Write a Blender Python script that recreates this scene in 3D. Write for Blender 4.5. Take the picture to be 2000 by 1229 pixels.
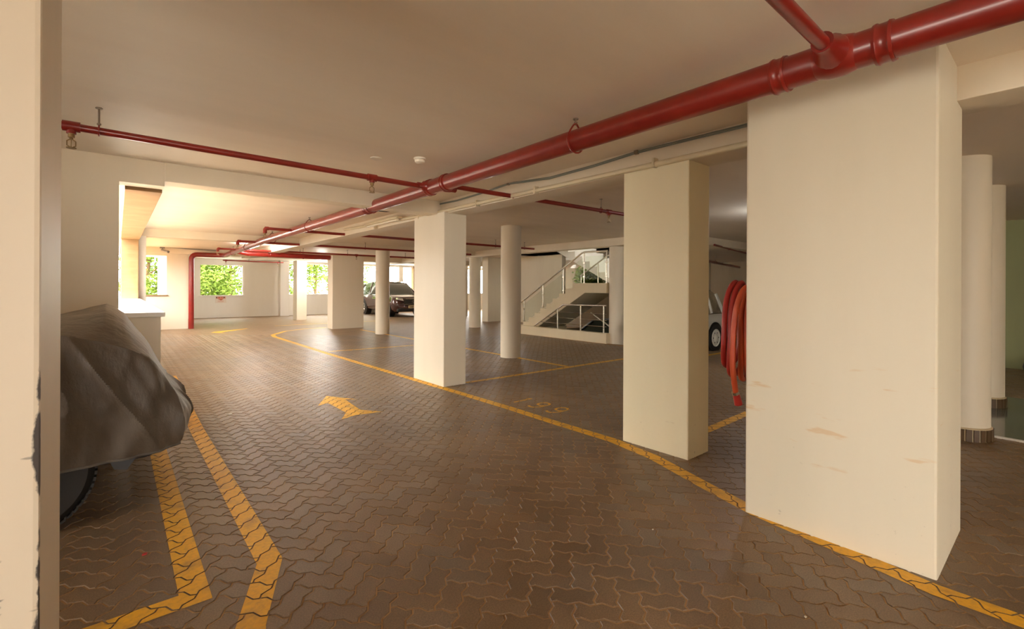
import bpy, bmesh, math, random
from mathutils import Vector, Matrix, noise
random.seed(7)
PI = math.pi
C = bpy.context.scene.collection
sc = bpy.context.scene
for o in list(bpy.data.objects):
    bpy.data.objects.remove(o)

# ------------------------------------------------------------------ camera
TH = math.radians(40.1)
cam_d = bpy.data.cameras.new('camera')
cam = bpy.data.objects.new('camera', cam_d)
C.objects.link(cam)
cam_d.sensor_width = 36.0
cam_d.lens = 916.0 / 2000.0 * 36.0
cam_d.shift_x = 0.0
cam_d.shift_y = -(614.5 - 562.0) / 2000.0
cam_d.clip_start = 0.05
cam_d.clip_end = 200
cam.location = (0, 0, 1.4)
cam.rotation_euler = (Matrix.Rotation(-TH, 3, 'Z') @ Matrix.Rotation(PI / 2, 3, 'X') @ Matrix.Rotation(math.radians(0.25), 3, 'Z')).to_euler()
sc.camera = cam

# ------------------------------------------------------------------ world, sun, exposure
W = bpy.data.worlds.new('overcast_sky')
sc.world = W
W.use_nodes = True
bg = W.node_tree.nodes['Background']
bg.inputs[0].default_value = (1.0, 0.97, 0.91, 1)
bg.inputs[1].default_value = 13.0
sun_d = bpy.data.lights.new('sun', 'SUN')
sun_d.energy = 16.0
sun_d.color = (1.0, 0.96, 0.9)
sun_d.angle = math.radians(1.0)
sun = bpy.data.objects.new('sun', sun_d)
C.objects.link(sun)
sun.location = (-10, 5, 30)
sun.rotation_euler = (math.radians(5), math.radians(-12), 0)
sc.view_settings.view_transform = 'Standard'
sc.view_settings.look = 'None'
sc.view_settings.gamma = 1.0
sc.view_settings.use_curve_mapping = False
sc.view_settings.exposure = 0.58
try:
    sc.cycles.max_bounces = 14
    sc.cycles.diffuse_bounces = 8
    sc.cycles.glossy_bounces = 4
    sc.cycles.transparent_max_bounces = 12
    sc.cycles.sample_clamp_indirect = 6.0
    sc.cycles.use_denoising = True
except Exception:
    pass
WARM = (1.0, 0.72, 0.38)

# ------------------------------------------------------------------ materials
def newmat(name):
    m = bpy.data.materials.new(name)
    m.use_nodes = True
    nt = m.node_tree
    return m, nt, nt.nodes['Principled BSDF']

def N(nt, t, **kw):
    n = nt.nodes.new(t)
    for k, v in kw.items():
        if k in n.inputs.keys() if isinstance(k, str) else False:
            n.inputs[k].default_value = v
        else:
            setattr(n, k, v)
    return n

def mixc(nt, fac, a, b, blend='MIX'):
    n = nt.nodes.new('ShaderNodeMix')
    n.data_type = 'RGBA'
    n.blend_type = blend
    for s, v in ((0, fac), (6, a), (7, b)):
        if hasattr(v, 'is_output'):
            nt.links.new(v, n.inputs[s])
        else:
            n.inputs[s].default_value = (*v, 1) if isinstance(v, tuple) and len(v) == 3 else v
    return n.outputs[2]

def ramp(nt, src, p0, p1, c0=0.0, c1=1.0):
    n = nt.nodes.new('ShaderNodeMapRange')
    n.inputs[1].default_value = p0
    n.inputs[2].default_value = p1
    n.inputs[3].default_value = c0
    n.inputs[4].default_value = c1
    nt.links.new(src, n.inputs[0])
    return n.outputs[0]

def math_(nt, op, a, b=0.0):
    n = nt.nodes.new('ShaderNodeMath')
    n.operation = op
    for i, v in ((0, a), (1, b)):
        if hasattr(v, 'is_output'):
            nt.links.new(v, n.inputs[i])
        else:
            n.inputs[i].default_value = v
    return n.outputs[0]

def nz(nt, scale, detail=4, vscale=None, rot=None, coord='Object', rough=0.55):
    tc = nt.nodes.new('ShaderNodeTexCoord')
    mp = nt.nodes.new('ShaderNodeMapping')
    if vscale: mp.inputs['Scale'].default_value = vscale
    if rot: mp.inputs['Rotation'].default_value = rot
    nt.links.new(tc.outputs[coord], mp.inputs[0])
    n = nt.nodes.new('ShaderNodeTexNoise')
    n.inputs['Scale'].default_value = scale
    n.inputs['Detail'].default_value = detail
    n.inputs['Roughness'].default_value = rough
    nt.links.new(mp.outputs[0], n.inputs['Vector'])
    return n.outputs[0]

def bump(nt, b, src, strength, dist=0.01):
    n = nt.nodes.new('ShaderNodeBump')
    n.inputs['Strength'].default_value = strength
    n.inputs['Distance'].default_value = dist
    nt.links.new(src, n.inputs['Height'])
    nt.links.new(n.outputs[0], b.inputs['Normal'])

def mat(name, col, rough=0.5, metal=0.0, col2=None, nscale=6.0, bumpv=0.0, bscale=60.0, emit=None, estr=0.0, coat=0.0, spec=None):
    m, nt, b = newmat(name)
    b.inputs['Base Color'].default_value = (*col, 1)
    b.inputs['Roughness'].default_value = rough
    b.inputs['Metallic'].default_value = metal
    if coat: b.inputs['Coat Weight'].default_value = coat
    if spec is not None: b.inputs['Specular IOR Level'].default_value = spec
    if col2 is not None:
        f = ramp(nt, nz(nt, nscale), 0.3, 0.7)
        nt.links.new(mixc(nt, f, col, col2), b.inputs['Base Color'])
    if bumpv:
        bump(nt, b, nz(nt, bscale, 5), bumpv)
    if emit:
        b.inputs['Emission Color'].default_value = (*emit, 1)
        b.inputs['Emission Strength'].default_value = estr
    return m

def plaster(name, c1, c2, rough=0.55, streak=(1, 1, 0.15), stain=None, stain_z=(0.2, 1.0), scuff=None):
    """painted plaster with trowel streaks, and optional worn marks in a height band"""
    m, nt, b = newmat(name)
    f = ramp(nt, nz(nt, 2.2, 5, streak), 0.3, 0.72)
    col = mixc(nt, f, c1, c2)
    tc = nt.nodes.new('ShaderNodeTexCoord')
    sp = nt.nodes.new('ShaderNodeSeparateXYZ')
    nt.links.new(tc.outputs['Object'], sp.inputs[0])
    if stain:
        band = math_(nt, 'MULTIPLY', ramp(nt, sp.outputs[2], stain_z[0], stain_z[0] + 0.1), ramp(nt, sp.outputs[2], stain_z[1], stain_z[1] - 0.15))
        s = ramp(nt, nz(nt, 3.0, 3, (1.2, 1.2, 7.0), (0, 0.22, 0.0)), 0.66, 0.72)
        col = mixc(nt, math_(nt, 'MULTIPLY', math_(nt, 'MULTIPLY', band, s), 0.45), col, stain)
        s2 = ramp(nt, nz(nt, 26, 3, (1, 1, 1.3)), 0.70, 0.76)
        b2 = ramp(nt, sp.outputs[2], 0.8, 0.1)
        col = mixc(nt, math_(nt, 'MULTIPLY', math_(nt, 'MULTIPLY', b2, s2), 0.35), col, (0.25, 0.2, 0.14))
    if scuff:   # dark bumper scrapes beside the free edge of a column
        ax, pos, wid = scuff
        d = math_(nt, 'ABSOLUTE', math_(nt, 'SUBTRACT', sp.outputs[ax], pos))
        near = ramp(nt, d, wid, 0.0)
        zz = math_(nt, 'MULTIPLY', ramp(nt, sp.outputs[2], 1.6, 1.1), ramp(nt, sp.outputs[2], 0.1, 0.4))
        s3 = nz(nt, 13, 5, (1.0, 1.0, 0.6))
        front = ramp(nt, sp.outputs[1], -0.262, -0.275)
        v = math_(nt, 'MULTIPLY', math_(nt, 'MULTIPLY', math_(nt, 'MULTIPLY', near, zz), s3), front)
        col = mixc(nt, ramp(nt, v, 0.425, 0.48), col, (0.06, 0.05, 0.045))
        s4 = nz(nt, 5, 3, (1.5, 1.0, 5.0), (0, 0.25, 0))
        v4 = math_(nt, 'MULTIPLY', math_(nt, 'MULTIPLY', ramp(nt, d, 0.28, 0.12), zz), math_(nt, 'MULTIPLY', s4, front))
        col = mixc(nt, math_(nt, 'MULTIPLY', ramp(nt, v4, 0.66, 0.70), 0.8), col, (0.07, 0.055, 0.045))
    nt.links.new(col, b.inputs['Base Color'])
    b.inputs['Roughness'].default_value = rough
    bump(nt, b, nz(nt, 9, 6, streak), 0.12, 0.006)
    return m

M = {}
M['wall'] = plaster('cream_plaster', (0.78, 0.69, 0.54), (0.72, 0.63, 0.49))
M['white'] = plaster('white_plaster', (0.84, 0.82, 0.77), (0.79, 0.77, 0.72))
M['pillar'] = plaster('pillar_plaster', (0.72, 0.65, 0.51), (0.68, 0.61, 0.47), 0.5, stain=(0.62, 0.36, 0.12), stain_z=(0.35, 1.05))
M['pillar_pale'] = plaster('pale_yellow_pillar_plaster', (0.83, 0.75, 0.53), (0.79, 0.70, 0.49), 0.5, stain=(0.5, 0.38, 0.2), stain_z=(0.0, 0.4))
M['pillar_left'] = plaster('scuffed_pillar_plaster', (0.74, 0.64, 0.50), (0.67, 0.58, 0.45), 0.5, scuff=(0, 0.45, 0.05))
M['pillar_plain'] = plaster('column_plaster', (0.76, 0.68, 0.54), (0.72, 0.64, 0.50), 0.5)
M['ceiling'] = plaster('ceiling_plaster', (0.85, 0.755, 0.62), (0.79, 0.69, 0.56), 0.6, (0.25, 1.2, 1))
M['green'] = plaster('pale_green_wall', (0.34, 0.36, 0.17), (0.29, 0.31, 0.145), 0.6)
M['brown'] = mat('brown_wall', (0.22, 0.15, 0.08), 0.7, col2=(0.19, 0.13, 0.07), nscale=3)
M['stone'] = plaster('tan_stone_render', (0.31, 0.195, 0.09), (0.25, 0.15, 0.066), 0.8, (1.5, 1.5, 6))
M['coping'] = mat('white_coping', (0.80, 0.77, 0.70), 0.5, bumpv=0.05)
M['red'] = mat('red_pipe_paint', (0.25, 0.016, 0.009), 0.32, col2=(0.21, 0.012, 0.008), nscale=9, bumpv=0.03, bscale=25, coat=0.25)
M['steel'] = mat('galvanised_steel', (0.25, 0.2, 0.15), 0.45, 0.8)
M['brass'] = mat('brass', (0.28, 0.19, 0.09), 0.4, 0.9)
M['chrome'] = mat('stainless_steel', (0.62, 0.58, 0.50), 0.25, 1.0)
M['pvc'] = mat('cream_pvc', (0.72, 0.62, 0.42), 0.45, col2=(0.62, 0.53, 0.36), nscale=4)
M['cable'] = mat('grey_green_cable', (0.22, 0.24, 0.20), 0.5)
M['grey'] = mat('grey_plastic', (0.22, 0.2, 0.18), 0.5)
M['black'] = mat('black_plastic', (0.012, 0.011, 0.010), 0.45)
M['rubber'] = mat('tyre_rubber', (0.014, 0.012, 0.011), 0.75, bumpv=0.1, bscale=40)
M['whitep'] = mat('white_plastic', (0.78, 0.72, 0.6), 0.4)
M['rust'] = mat('rust_box', (0.30, 0.10, 0.03), 0.6)
M['lampglass'] = mat('lit_lamp', (0.9, 0.9, 0.9), 0.4, emit=(0.85, 0.92, 1.0), estr=14.0)
M['warmglass'] = mat('added_fill_lamp', (0.9, 0.85, 0.7), 0.4, emit=WARM, estr=6.0)
M['hose_a'] = mat('orange_red_hose', (0.52, 0.075, 0.018), 0.42, col2=(0.42, 0.05, 0.014), nscale=8)
M['hose_b'] = mat('dark_red_hose', (0.36, 0.016, 0.012), 0.42, col2=(0.28, 0.014, 0.01), nscale=8)
M['redcap'] = mat('red_nozzle', (0.40, 0.02, 0.015), 0.35)
M['dark_paint'] = mat('deep_maroon_paint', (0.050, 0.012, 0.010), 0.18, 0.3, coat=1.0)
M['car_dark'] = mat('dark_grey_car_paint', (0.02, 0.022, 0.024), 0.2, 0.3, coat=1.0)
M['car_white'] = mat('cream_white_car_paint', (0.62, 0.60, 0.52), 0.25, coat=0.6)
M['glass'] = mat('dark_car_glass', (0.035, 0.042, 0.03), 0.06, 0.0, spec=0.8)
M['glass_lit'] = mat('car_glass_painted_reflection', (0.42, 0.33, 0.2), 0.05, 0.0, col2=(0.10, 0.09, 0.07), nscale=3, spec=0.8)  # bright interior and reflection painted into the window colour
M['alloy'] = mat('alloy_wheel', (0.55, 0.53, 0.5), 0.3, 0.9)
M['steelwheel'] = mat('white_wheel', (0.7, 0.68, 0.6), 0.4)
M['lens'] = mat('clear_lamp_lens', (0.6, 0.55, 0.5), 0.1, 0.3)
M['plate'] = mat('pale_yellow_plate', (0.72, 0.58, 0.30), 0.5)
M['ink'] = mat('dark_print', (0.05, 0.03, 0.025), 0.6)
M['signwhite'] = mat('sign_board', (0.78, 0.70, 0.62), 0.5)
M['signred'] = mat('sign_red', (0.55, 0.12, 0.06), 0.5)
M['signpink'] = mat('sign_pale_red', (0.70, 0.36, 0.27), 0.5)
M['bark'] = mat('bark', (0.22, 0.12, 0.06), 0.9, col2=(0.12, 0.07, 0.035), nscale=8, bumpv=0.4, bscale=14)
M['tile'] = mat('grey_floor_tile', (0.10, 0.105, 0.09), 0.12, col2=(0.085, 0.09, 0.075), nscale=5)
M['browntile'] = mat('brown_skirting_tile', (0.10, 0.06, 0.03), 0.4)
M['grout'] = mat('tan_grout', (0.5, 0.4, 0.25), 0.7)
M['soil'] = mat('pale_bounce_ground', (0.60, 0.57, 0.52), 0.9, col2=(0.50, 0.48, 0.44), nscale=0.7)  # outdoor ground made pale to bounce sunlight up inside
M['earth'] = mat('garden_earth', (0.22, 0.21, 0.18), 0.9, col2=(0.16, 0.18, 0.12), nscale=0.9)
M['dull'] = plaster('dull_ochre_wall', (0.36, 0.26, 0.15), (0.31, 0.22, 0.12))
M['sky_block'] = mat('sky_block_grey', (0.34, 0.35, 0.35), 0.8, col2=(0.28, 0.29, 0.29), nscale=2)  # neutral grey for the added wall that blocks the sky
M['step'] = plaster('stair_plaster', (0.74, 0.64, 0.44), (0.68, 0.58, 0.40))

def leafmat(name, c1, c2):
    m, nt, b = newmat(name)
    f = ramp(nt, nz(nt, 3.5, 3), 0.35, 0.65)
    col = mixc(nt, f, c1, c2)
    nt.links.new(col, b.inputs['Base Color'])
    b.inputs['Roughness'].default_value = 0.5
    tr = nt.nodes.new('ShaderNodeBsdfTranslucent')
    nt.links.new(col, tr.inputs[0])
    mx = nt.nodes.new('ShaderNodeMixShader')
    mx.inputs[0].default_value = 0.5
    out = nt.nodes['Material Output']
    nt.links.new(b.outputs[0], mx.inputs[1])
    nt.links.new(tr.outputs[0], mx.inputs[2])
    nt.links.new(mx.outputs[0], out.inputs[0])
    return m
M['leaf_a'] = leafmat('lime_leaves', (0.26, 0.34, 0.055), (0.12, 0.21, 0.03))
M['leaf_b'] = leafmat('green_leaves', (0.16, 0.26, 0.05), (0.07, 0.14, 0.025))

def glassmat():
    m, nt, b = newmat('clear_glass_panel')
    b.inputs['Base Color'].default_value = (0.75, 0.85, 0.75, 1)
    b.inputs['Roughness'].default_value = 0.05
    t = nt.nodes.new('ShaderNodeBsdfTransparent')
    t.inputs[0].default_value = (0.95, 0.97, 0.94, 1)
    mx = nt.nodes.new('ShaderNodeMixShader')
    mx.inputs[0].default_value = 0.07
    nt.links.new(t.outputs[0], mx.inputs[1])
    nt.links.new(b.outputs[0], mx.inputs[2])
    nt.links.new(mx.outputs[0], nt.nodes['Material Output'].inputs[0])
    return m
M['panel'] = glassmat()

def covermat():
    m, nt, b = newmat('charcoal_cover_fabric')
    f = ramp(nt, nz(nt, 4, 6), 0.3, 0.7)
    col = mixc(nt, f, (0.082, 0.060, 0.041), (0.056, 0.041, 0.029))
    nt.links.new(col, b.inputs['Base Color'])
    b.inputs['Roughness'].default_value = 0.55
    b.inputs['Sheen Weight'].default_value = 0.25
    b.inputs['Sheen Tint'].default_value = (0.9, 0.75, 0.55, 1)
    bump(nt, b, nz(nt, 11, 7, (1, 1, 0.55)), 0.45, 0.03)
    return m
M['cover'] = covermat()
M['hem'] = mat('cover_hem', (0.09, 0.075, 0.06), 0.8, bumpv=0.5, bscale=90)

def pavermat():
    """concrete paver: one tint per block (object random + block attribute), dust and tyre darkening in large patches"""
    m, nt, b = newmat('brown_concrete_paver')
    oi = nt.nodes.new('ShaderNodeObjectInfo')
    at = nt.nodes.new('ShaderNodeAttribute')
    at.attribute_name = 'tint'
    r = math_(nt, 'FRACT', math_(nt, 'ADD', oi.outputs['Random'], at.outputs['Fac']))
    geo = nt.nodes.new('ShaderNodeNewGeometry')
    def wn(scale, det=4):
        n = nt.nodes.new('ShaderNodeTexNoise')
        n.inputs['Scale'].default_value = scale
        n.inputs['Detail'].default_value = det
        nt.links.new(geo.outputs['Position'], n.inputs['Vector'])
        return n.outputs[0]
    base = mixc(nt, r, (0.165, 0.098, 0.047), (0.245, 0.152, 0.078))
    base = mixc(nt, math_(nt, 'MULTIPLY', ramp(nt, r, 0.78, 0.95), 0.6), base, (0.175, 0.14, 0.105))
    big = ramp(nt, wn(0.55, 3), 0.40, 0.64)
    base = mixc(nt, math_(nt, 'MULTIPLY', big, 0.55), base, (0.135, 0.10, 0.07))
    dust = ramp(nt, wn(1.3, 6), 0.50, 0.75)
    base = mixc(nt, math_(nt, 'MULTIPLY', dust, 0.35), base, (0.34, 0.21, 0.105))
    grain = ramp(nt, wn(160, 3), 0.3, 0.7, 0.72, 1.22)
    hs = nt.nodes.new('ShaderNodeHueSaturation')
    nt.links.new(grain, hs.inputs['Value'])
    nt.links.new(base, hs.inputs['Color'])
    nt.links.new(hs.outputs[0], b.inputs['Base Color'])
    b.inputs['Roughness'].default_value = 0.42
    bump(nt, b, wn(220, 3), 0.35, 0.002)
    return m
M['paver'] = pavermat()

def sandmat():
    m, nt, b = newmat('joint_sand')
    f = ramp(nt, nz(nt, 1.2, 5), 0.35, 0.65)
    nt.links.new(mixc(nt, f, (0.28, 0.165, 0.075), (0.44, 0.28, 0.135)), b.inputs['Base Color'])
    b.inputs['Roughness'].default_value = 0.95
    bump(nt, b, nz(nt, 180, 3), 0.5, 0.003)
    return m
M['sand'] = sandmat()

def farpaving():
    m, nt, b = newmat('distant_brick_paving')
    tc = nt.nodes.new('ShaderNodeTexCoord')
    mp = nt.nodes.new('ShaderNodeMapping')
    mp.inputs['Rotation'].default_value = (0, 0, PI / 4)
    nt.links.new(tc.outputs['Object'], mp.inputs[0])
    br = nt.nodes.new('ShaderNodeTexBrick')
    br.inputs['Color1'].default_value = (0.20, 0.128, 0.07, 1)
    br.inputs['Color2'].default_value = (0.255, 0.165, 0.092, 1)
    br.inputs['Mortar'].default_value = (0.11, 0.068, 0.035, 1)
    br.inputs['Scale'].default_value = 1.0
    br.inputs['Mortar Size'].default_value = 0.004
    br.inputs['Brick Width'].default_value = 0.2
    br.inputs['Row Height'].default_value = 0.1
    nt.links.new(mp.outputs[0], br.inputs['Vector'])
    nt.links.new(br.outputs[0], b.inputs['Base Color'])
    b.inputs['Roughness'].default_value = 0.5
    return m
M['farpave'] = farpaving()

def paintmat():
    m, nt, b = newmat('worn_yellow_road_paint')
    f = ramp(nt, nz(nt, 5, 7), 0.52, 0.70)
    f2 = ramp(nt, nz(nt, 45, 4), 0.45, 0.65)
    fac = math_(nt, 'MULTIPLY', math_(nt, 'ADD', math_(nt, 'MULTIPLY', f, 0.6), math_(nt, 'MULTIPLY', f2, 0.25)), 1.0)
    nt.links.new(mixc(nt, fac, (0.80, 0.42, 0.018), (0.34, 0.19, 0.05)), b.inputs['Base Color'])
    b.inputs['Roughness'].default_value = 0.55
    bump(nt, b, nz(nt, 200, 3), 0.3, 0.002)
    return m
M['paint'] = paintmat()

# ------------------------------------------------------------------ mesh helpers
class MB:
    def __init__(s):
        s.v = []; s.f = []; s.sm = []
    def add(s, vs, fs, smooth=False):
        o = len(s.v)
        s.v += [tuple(p) for p in vs]
        s.f += [tuple(i + o for i in f) for f in fs]
        s.sm += [smooth] * len(fs)
        return s
    def box(s, x0, x1, y0, y1, z0, z1):
        return s.add([(x0, y0, z0), (x1, y0, z0), (x1, y1, z0), (x0, y1, z0), (x0, y0, z1), (x1, y0, z1), (x1, y1, z1), (x0, y1, z1)],
                     [(3, 2, 1, 0), (4, 5, 6, 7), (0, 1, 5, 4), (1, 2, 6, 5), (2, 3, 7, 6), (3, 0, 4, 7)])
    def bbox(s, x0, x1, y0, y1, z0, z1, r=0.01, seg=2):
        bm = bmesh.new()
        bmesh.ops.create_cube(bm, size=1)
        for v in bm.verts:
            v.co = Vector(((x0 + x1) / 2 + v.co.x * (x1 - x0), (y0 + y1) / 2 + v.co.y * (y1 - y0), (z0 + z1) / 2 + v.co.z * (z1 - z0)))
        bmesh.ops.bevel(bm, geom=bm.edges[:], offset=r, segments=seg, affect='EDGES', profile=0.6)
        bm.verts.index_update()
        s.add([v.co[:] for v in bm.verts], [[v.index for v in f.verts] for f in bm.faces])
        bm.free()
        return s
    def prism(s, poly, axis, a0, a1):
        """extrude a polygon given in the two other axes (order x,y,z) along axis from a0 to a1"""
        def P(p, a):
            if axis == 0: return (a, p[0], p[1])
            if axis == 1: return (p[0], a, p[1])
            return (p[0], p[1], a)
        n = len(poly)
        vs = [P(p, a0) for p in poly] + [P(p, a1) for p in poly]
        fs = [tuple(range(n))[::-1], tuple(range(n, 2 * n))] + [(i, (i + 1) % n, n + (i + 1) % n, n + i) for i in range(n)]
        return s.add(vs, fs)
    def tube(s, pts, r, seg=12, closed=False, caps=True):
        pts = [Vector(p) for p in pts]
        n = len(pts)
        rs = r if isinstance(r, (list, tuple)) else [r] * n
        vs = []; fs = []
        up = None
        for i, p in enumerate(pts):
            if closed:
                t = (pts[(i + 1) % n] - pts[i - 1])
            else:
                t = pts[min(i + 1, n - 1)] - pts[max(i - 1, 0)]
            t.normalize()
            if up is None:
                up = Vector((0, 0, 1)) if abs(t.z) < 0.9 else Vector((1, 0, 0))
            a = up - t * up.dot(t)
            if a.length < 1e-5:
                a = Vector((1, 0.3, 0)) - t * t.x
            a.normalize()
            up = a
            b = t.cross(a)
            for k in range(seg):
                q = 2 * PI * k / seg
                vs.append(p + (a * math.cos(q) + b * math.sin(q)) * rs[i])
        m = n if closed else n - 1
        for i in range(m):
            j = (i + 1) % n
            for k in range(seg):
                k2 = (k + 1) % seg
                fs.append((i * seg + k, i * seg + k2, j * seg + k2, j * seg + k))
        if caps and not closed:
            fs.append(tuple(range(seg))[::-1])
            fs.append(tuple((n - 1) * seg + k for k in range(seg)))
        return s.add(vs, fs, True)
    def lathe(s, prof, center, axis='z', seg=24, smooth=True):
        """prof: list of (radius, offset along axis)"""
        cx, cy, cz = center
        vs = []; fs = []
        for r, h in prof:
            for k in range(seg):
                q = 2 * PI * k / seg
                a, b = r * math.cos(q), r * math.sin(q)
                if axis == 'z': vs.append((cx + a, cy + b, cz + h))
                elif axis == 'x': vs.append((cx + h, cy + a, cz + b))
                else: vs.append((cx + b, cy + h, cz + a))
        n = len(prof)
        for i in range(n - 1):
            for k in range(seg):
                k2 = (k + 1) % seg
                fs.append((i * seg + k, i * seg + k2, (i + 1) * seg + k2, (i + 1) * seg + k))
        fs.append(tuple(range(seg))[::-1])
        fs.append(tuple((n - 1) * seg + k for k in range(seg)))
        return s.add(vs, fs, smooth)

def obj(name, mb, material, parent=None, origin=None, kind=None, shade=None):
    """link mb as one mesh object; vertices are in world coordinates, the origin is the parent's or the given base point"""
    me = bpy.data.meshes.new(name)
    org = Vector((0, 0, 0))
    if parent is not None:
        p = parent
        while p is not None:
            org += p.location
            p = p.parent
    elif origin is not None:
        org = Vector(origin)
    me.from_pydata([tuple(Vector(v) - org) for v in mb.v], [], mb.f)
    me.polygons.foreach_set('use_smooth', mb.sm)
    me.materials.append(material)
    me.update()
    if any(mb.sm):
        try:
            me.set_sharp_from_angle(angle=math.radians(38))
        except Exception:
            pass
    o = bpy.data.objects.new(name, me)
    C.objects.link(o)
    if parent is not None:
        o.parent = parent
    elif origin is not None:
        o.location = org
    if kind: o['kind'] = kind
    return o

def tag(o, label, cat, group=None):
    o['label'] = label
    o['category'] = cat
    if group: o['group'] = group
    return o

def thing(name, label, cat, loc, group=None):
    o = bpy.data.objects.new(name, None)
    o.empty_display_size = 0.2
    o.location = loc
    C.objects.link(o)
    return tag(o, label, cat, group)

def structure(o):
    o['kind'] = 'structure'
    return o

CEIL = 2.64
BEAM = 2.45
PIT = (9.6, 12.6, 6.9, 11.2)      # ramp hole in the floor: x0 x1 y0 y1

# ------------------------------------------------------------------ ceiling with its beams
mb = MB()
for x0, x1, y0, y1 in ((-6.8, 0, -7.3, 6.1), (0, 9.75, -7.3, 25.1), (9.75, 12.6, -7.3, 7.3), (9.75, 12.6, 13.4, 25.1), (12.6, 22.2, -7.3, 25.1)):
    mb.box(x0, x1, y0, y1, CEIL, 2.95)
ceiling = structure(obj('ceiling', mb, M['ceiling']))
def beam(*b):
    return obj('beam', MB().bbox(*b, r=0.008), M['wall'], ceiling)
beam(3.57, 3.90, -8, 20, BEAM, CEIL + 0.01)
beam(0.36, 3.57, 5.84, 6.1, BEAM, CEIL + 0.01)
beam(0.36, 3.57, 12.75, 13.05, BEAM + 0.02, CEIL + 0.01)
beam(9.42, 9.74, 5.5, 20, BEAM, CEIL + 0.01)
beam(0.0, 14.0, 18.6, 18.9, BEAM, CEIL + 0.01)
beam(3.9, 9.42, 13.15, 13.45, BEAM + 0.04, CEIL + 0.01)
beam(9.74, 22.0, 5.6, 5.9, BEAM, CEIL + 0.01)

# ------------------------------------------------------------------ left walls
wl = structure(obj('wall_left', MB().box(-6.7, 0.012, 5.85, 6.1, 0, CEIL).box(0.012, 0.36, 5.845, 6.06, 2.40, CEIL), M['wall']))
obj('lintel', MB().bbox(0.055, 0.355, 6.062, 12.5, 2.365, CEIL + 0.005, r=0.006), M['stone'], wl)
obj('parapet', MB().box(0.02, 0.34, 5.93, 12.45, -0.02, 1.09), M['wall'], wl)
obj('coping', MB().bbox(-0.02, 0.375, 5.9, 12.45, 1.09, 1.135, r=0.006), M['coping'], wl)
obj('pier', MB().bbox(0.06, 0.34, 12.45, 13.3, -0.02, CEIL).box(0.06, 0.34, 13.3, 18.8, -0.02, 1.1).box(0.06, 0.34, 13.3, 18.8, 2.38, CEIL), M['stone'], wl)
obj('pilaster', MB().bbox(0.34, 0.475, 12.75, 13.1, -0.02, BEAM + 0.03, r=0.008), M['white'], wl)

def wall_with_opening(name, x0, x1, y0, y1, ox0, ox1, oz0, oz1, m, z1=CEIL):
    mb = MB()
    mb.box(x0, ox0, y0, y1, -0.02, z1); mb.box(ox1, x1, y0, y1, -0.02, z1)
    mb.box(ox0, ox1, y0, y1, -0.02, oz0); mb.box(ox0, ox1, y0, y1, oz1, z1)
    return structure(obj(name, mb, m))
wall_with_opening('wall_inner', 0.34, 1.80, 18.75, 18.95, 0.67, 1.22, 1.12, 2.38, M['wall'])
w1 = structure(obj('window_1', MB().bbox(0.63, 1.26, 18.70, 18.97, 1.085, 1.12, r=0.006), M['stone']))
structure(obj('wall_return', MB().box(1.30, 1.80, 18.95, 24.6, -0.02, CEIL), M['white']))
mb = MB()
mb.box(1.8, 2.77, 24.55, 24.75, -.02, CEIL); mb.box(4.46, 6.0, 24.55, 24.75, -.02, CEIL)
mb.box(2.77, 4.46, 24.55, 24.75, -.02, 1.0); mb.box(2.77, 4.46, 24.55, 24.75, 2.38, CEIL)
mb.box(6.0, 22.2, 24.55, 24.75, -.02, 1.0); mb.box(6.0, 22.2, 24.55, 24.75, 2.53, CEIL)
wf = structure(obj('wall_back', mb, M['white']))
w2 = structure(obj('window_2', MB().bbox(2.72, 4.51, 24.5, 24.77, 0.965, 1.0, r=0.006), M['coping']))
obj('window_frame', MB().box(2.77, 2.80, 24.58, 24.64, 1.0, 2.38).box(4.43, 4.46, 24.58, 24.64, 1.0, 2.38).box(2.80, 4.43, 24.58, 24.64, 2.35, 2.38), M['coping'], w2)
structure(obj('window_3', MB().bbox(6.3, 22.1, 24.52, 24.77, 1.0, 1.03, r=0.006), M['coping']))
obj('pilaster', MB().bbox(5.95, 6.35, 24.2, 24.56, -.02, CEIL, r=0.008), M['white'], wf)
obj('post', MB().box(8.9, 9.2, 24.5, 24.78, 0.9, 2.6), M['white'], wf)
obj('post', MB().box(12.25, 12.5, 24.5, 24.78, 0.9, 2.6), M['white'], wf)
obj('post', MB().box(13.15, 13.7, 24.45, 24.78, 0.0, 2.6), M['stone'], wf)
# unseen garage sides added behind the camera, openings sized to limit the near light
mb = MB()
mb.box(-6.7, -6.5, -7, 6.1, 1.9, CEIL); mb.box(-6.7, -6.5, -7, 0.2, -.02, 1.9); mb.box(-6.7, -6.5, 3.6, 6.1, -.02, 1.9)
structure(obj('wall_recess', mb, M['wall']))
mb = MB()
mb.box(-6.7, -2.0, -7.2, -7, -.02, CEIL); mb.box(1.3, 22.2, -7.2, -7, -.02, CEIL); mb.box(-2.0, 1.3, -7.2, -7, 2.3, CEIL)
structure(obj('wall_front', mb, M['wall']))
# right side
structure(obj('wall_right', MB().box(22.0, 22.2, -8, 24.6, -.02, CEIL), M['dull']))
structure(obj('wall_green', MB().box(12.2, 12.4, -7.0, 1.0, -.02, CEIL), M['green']))
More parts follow.
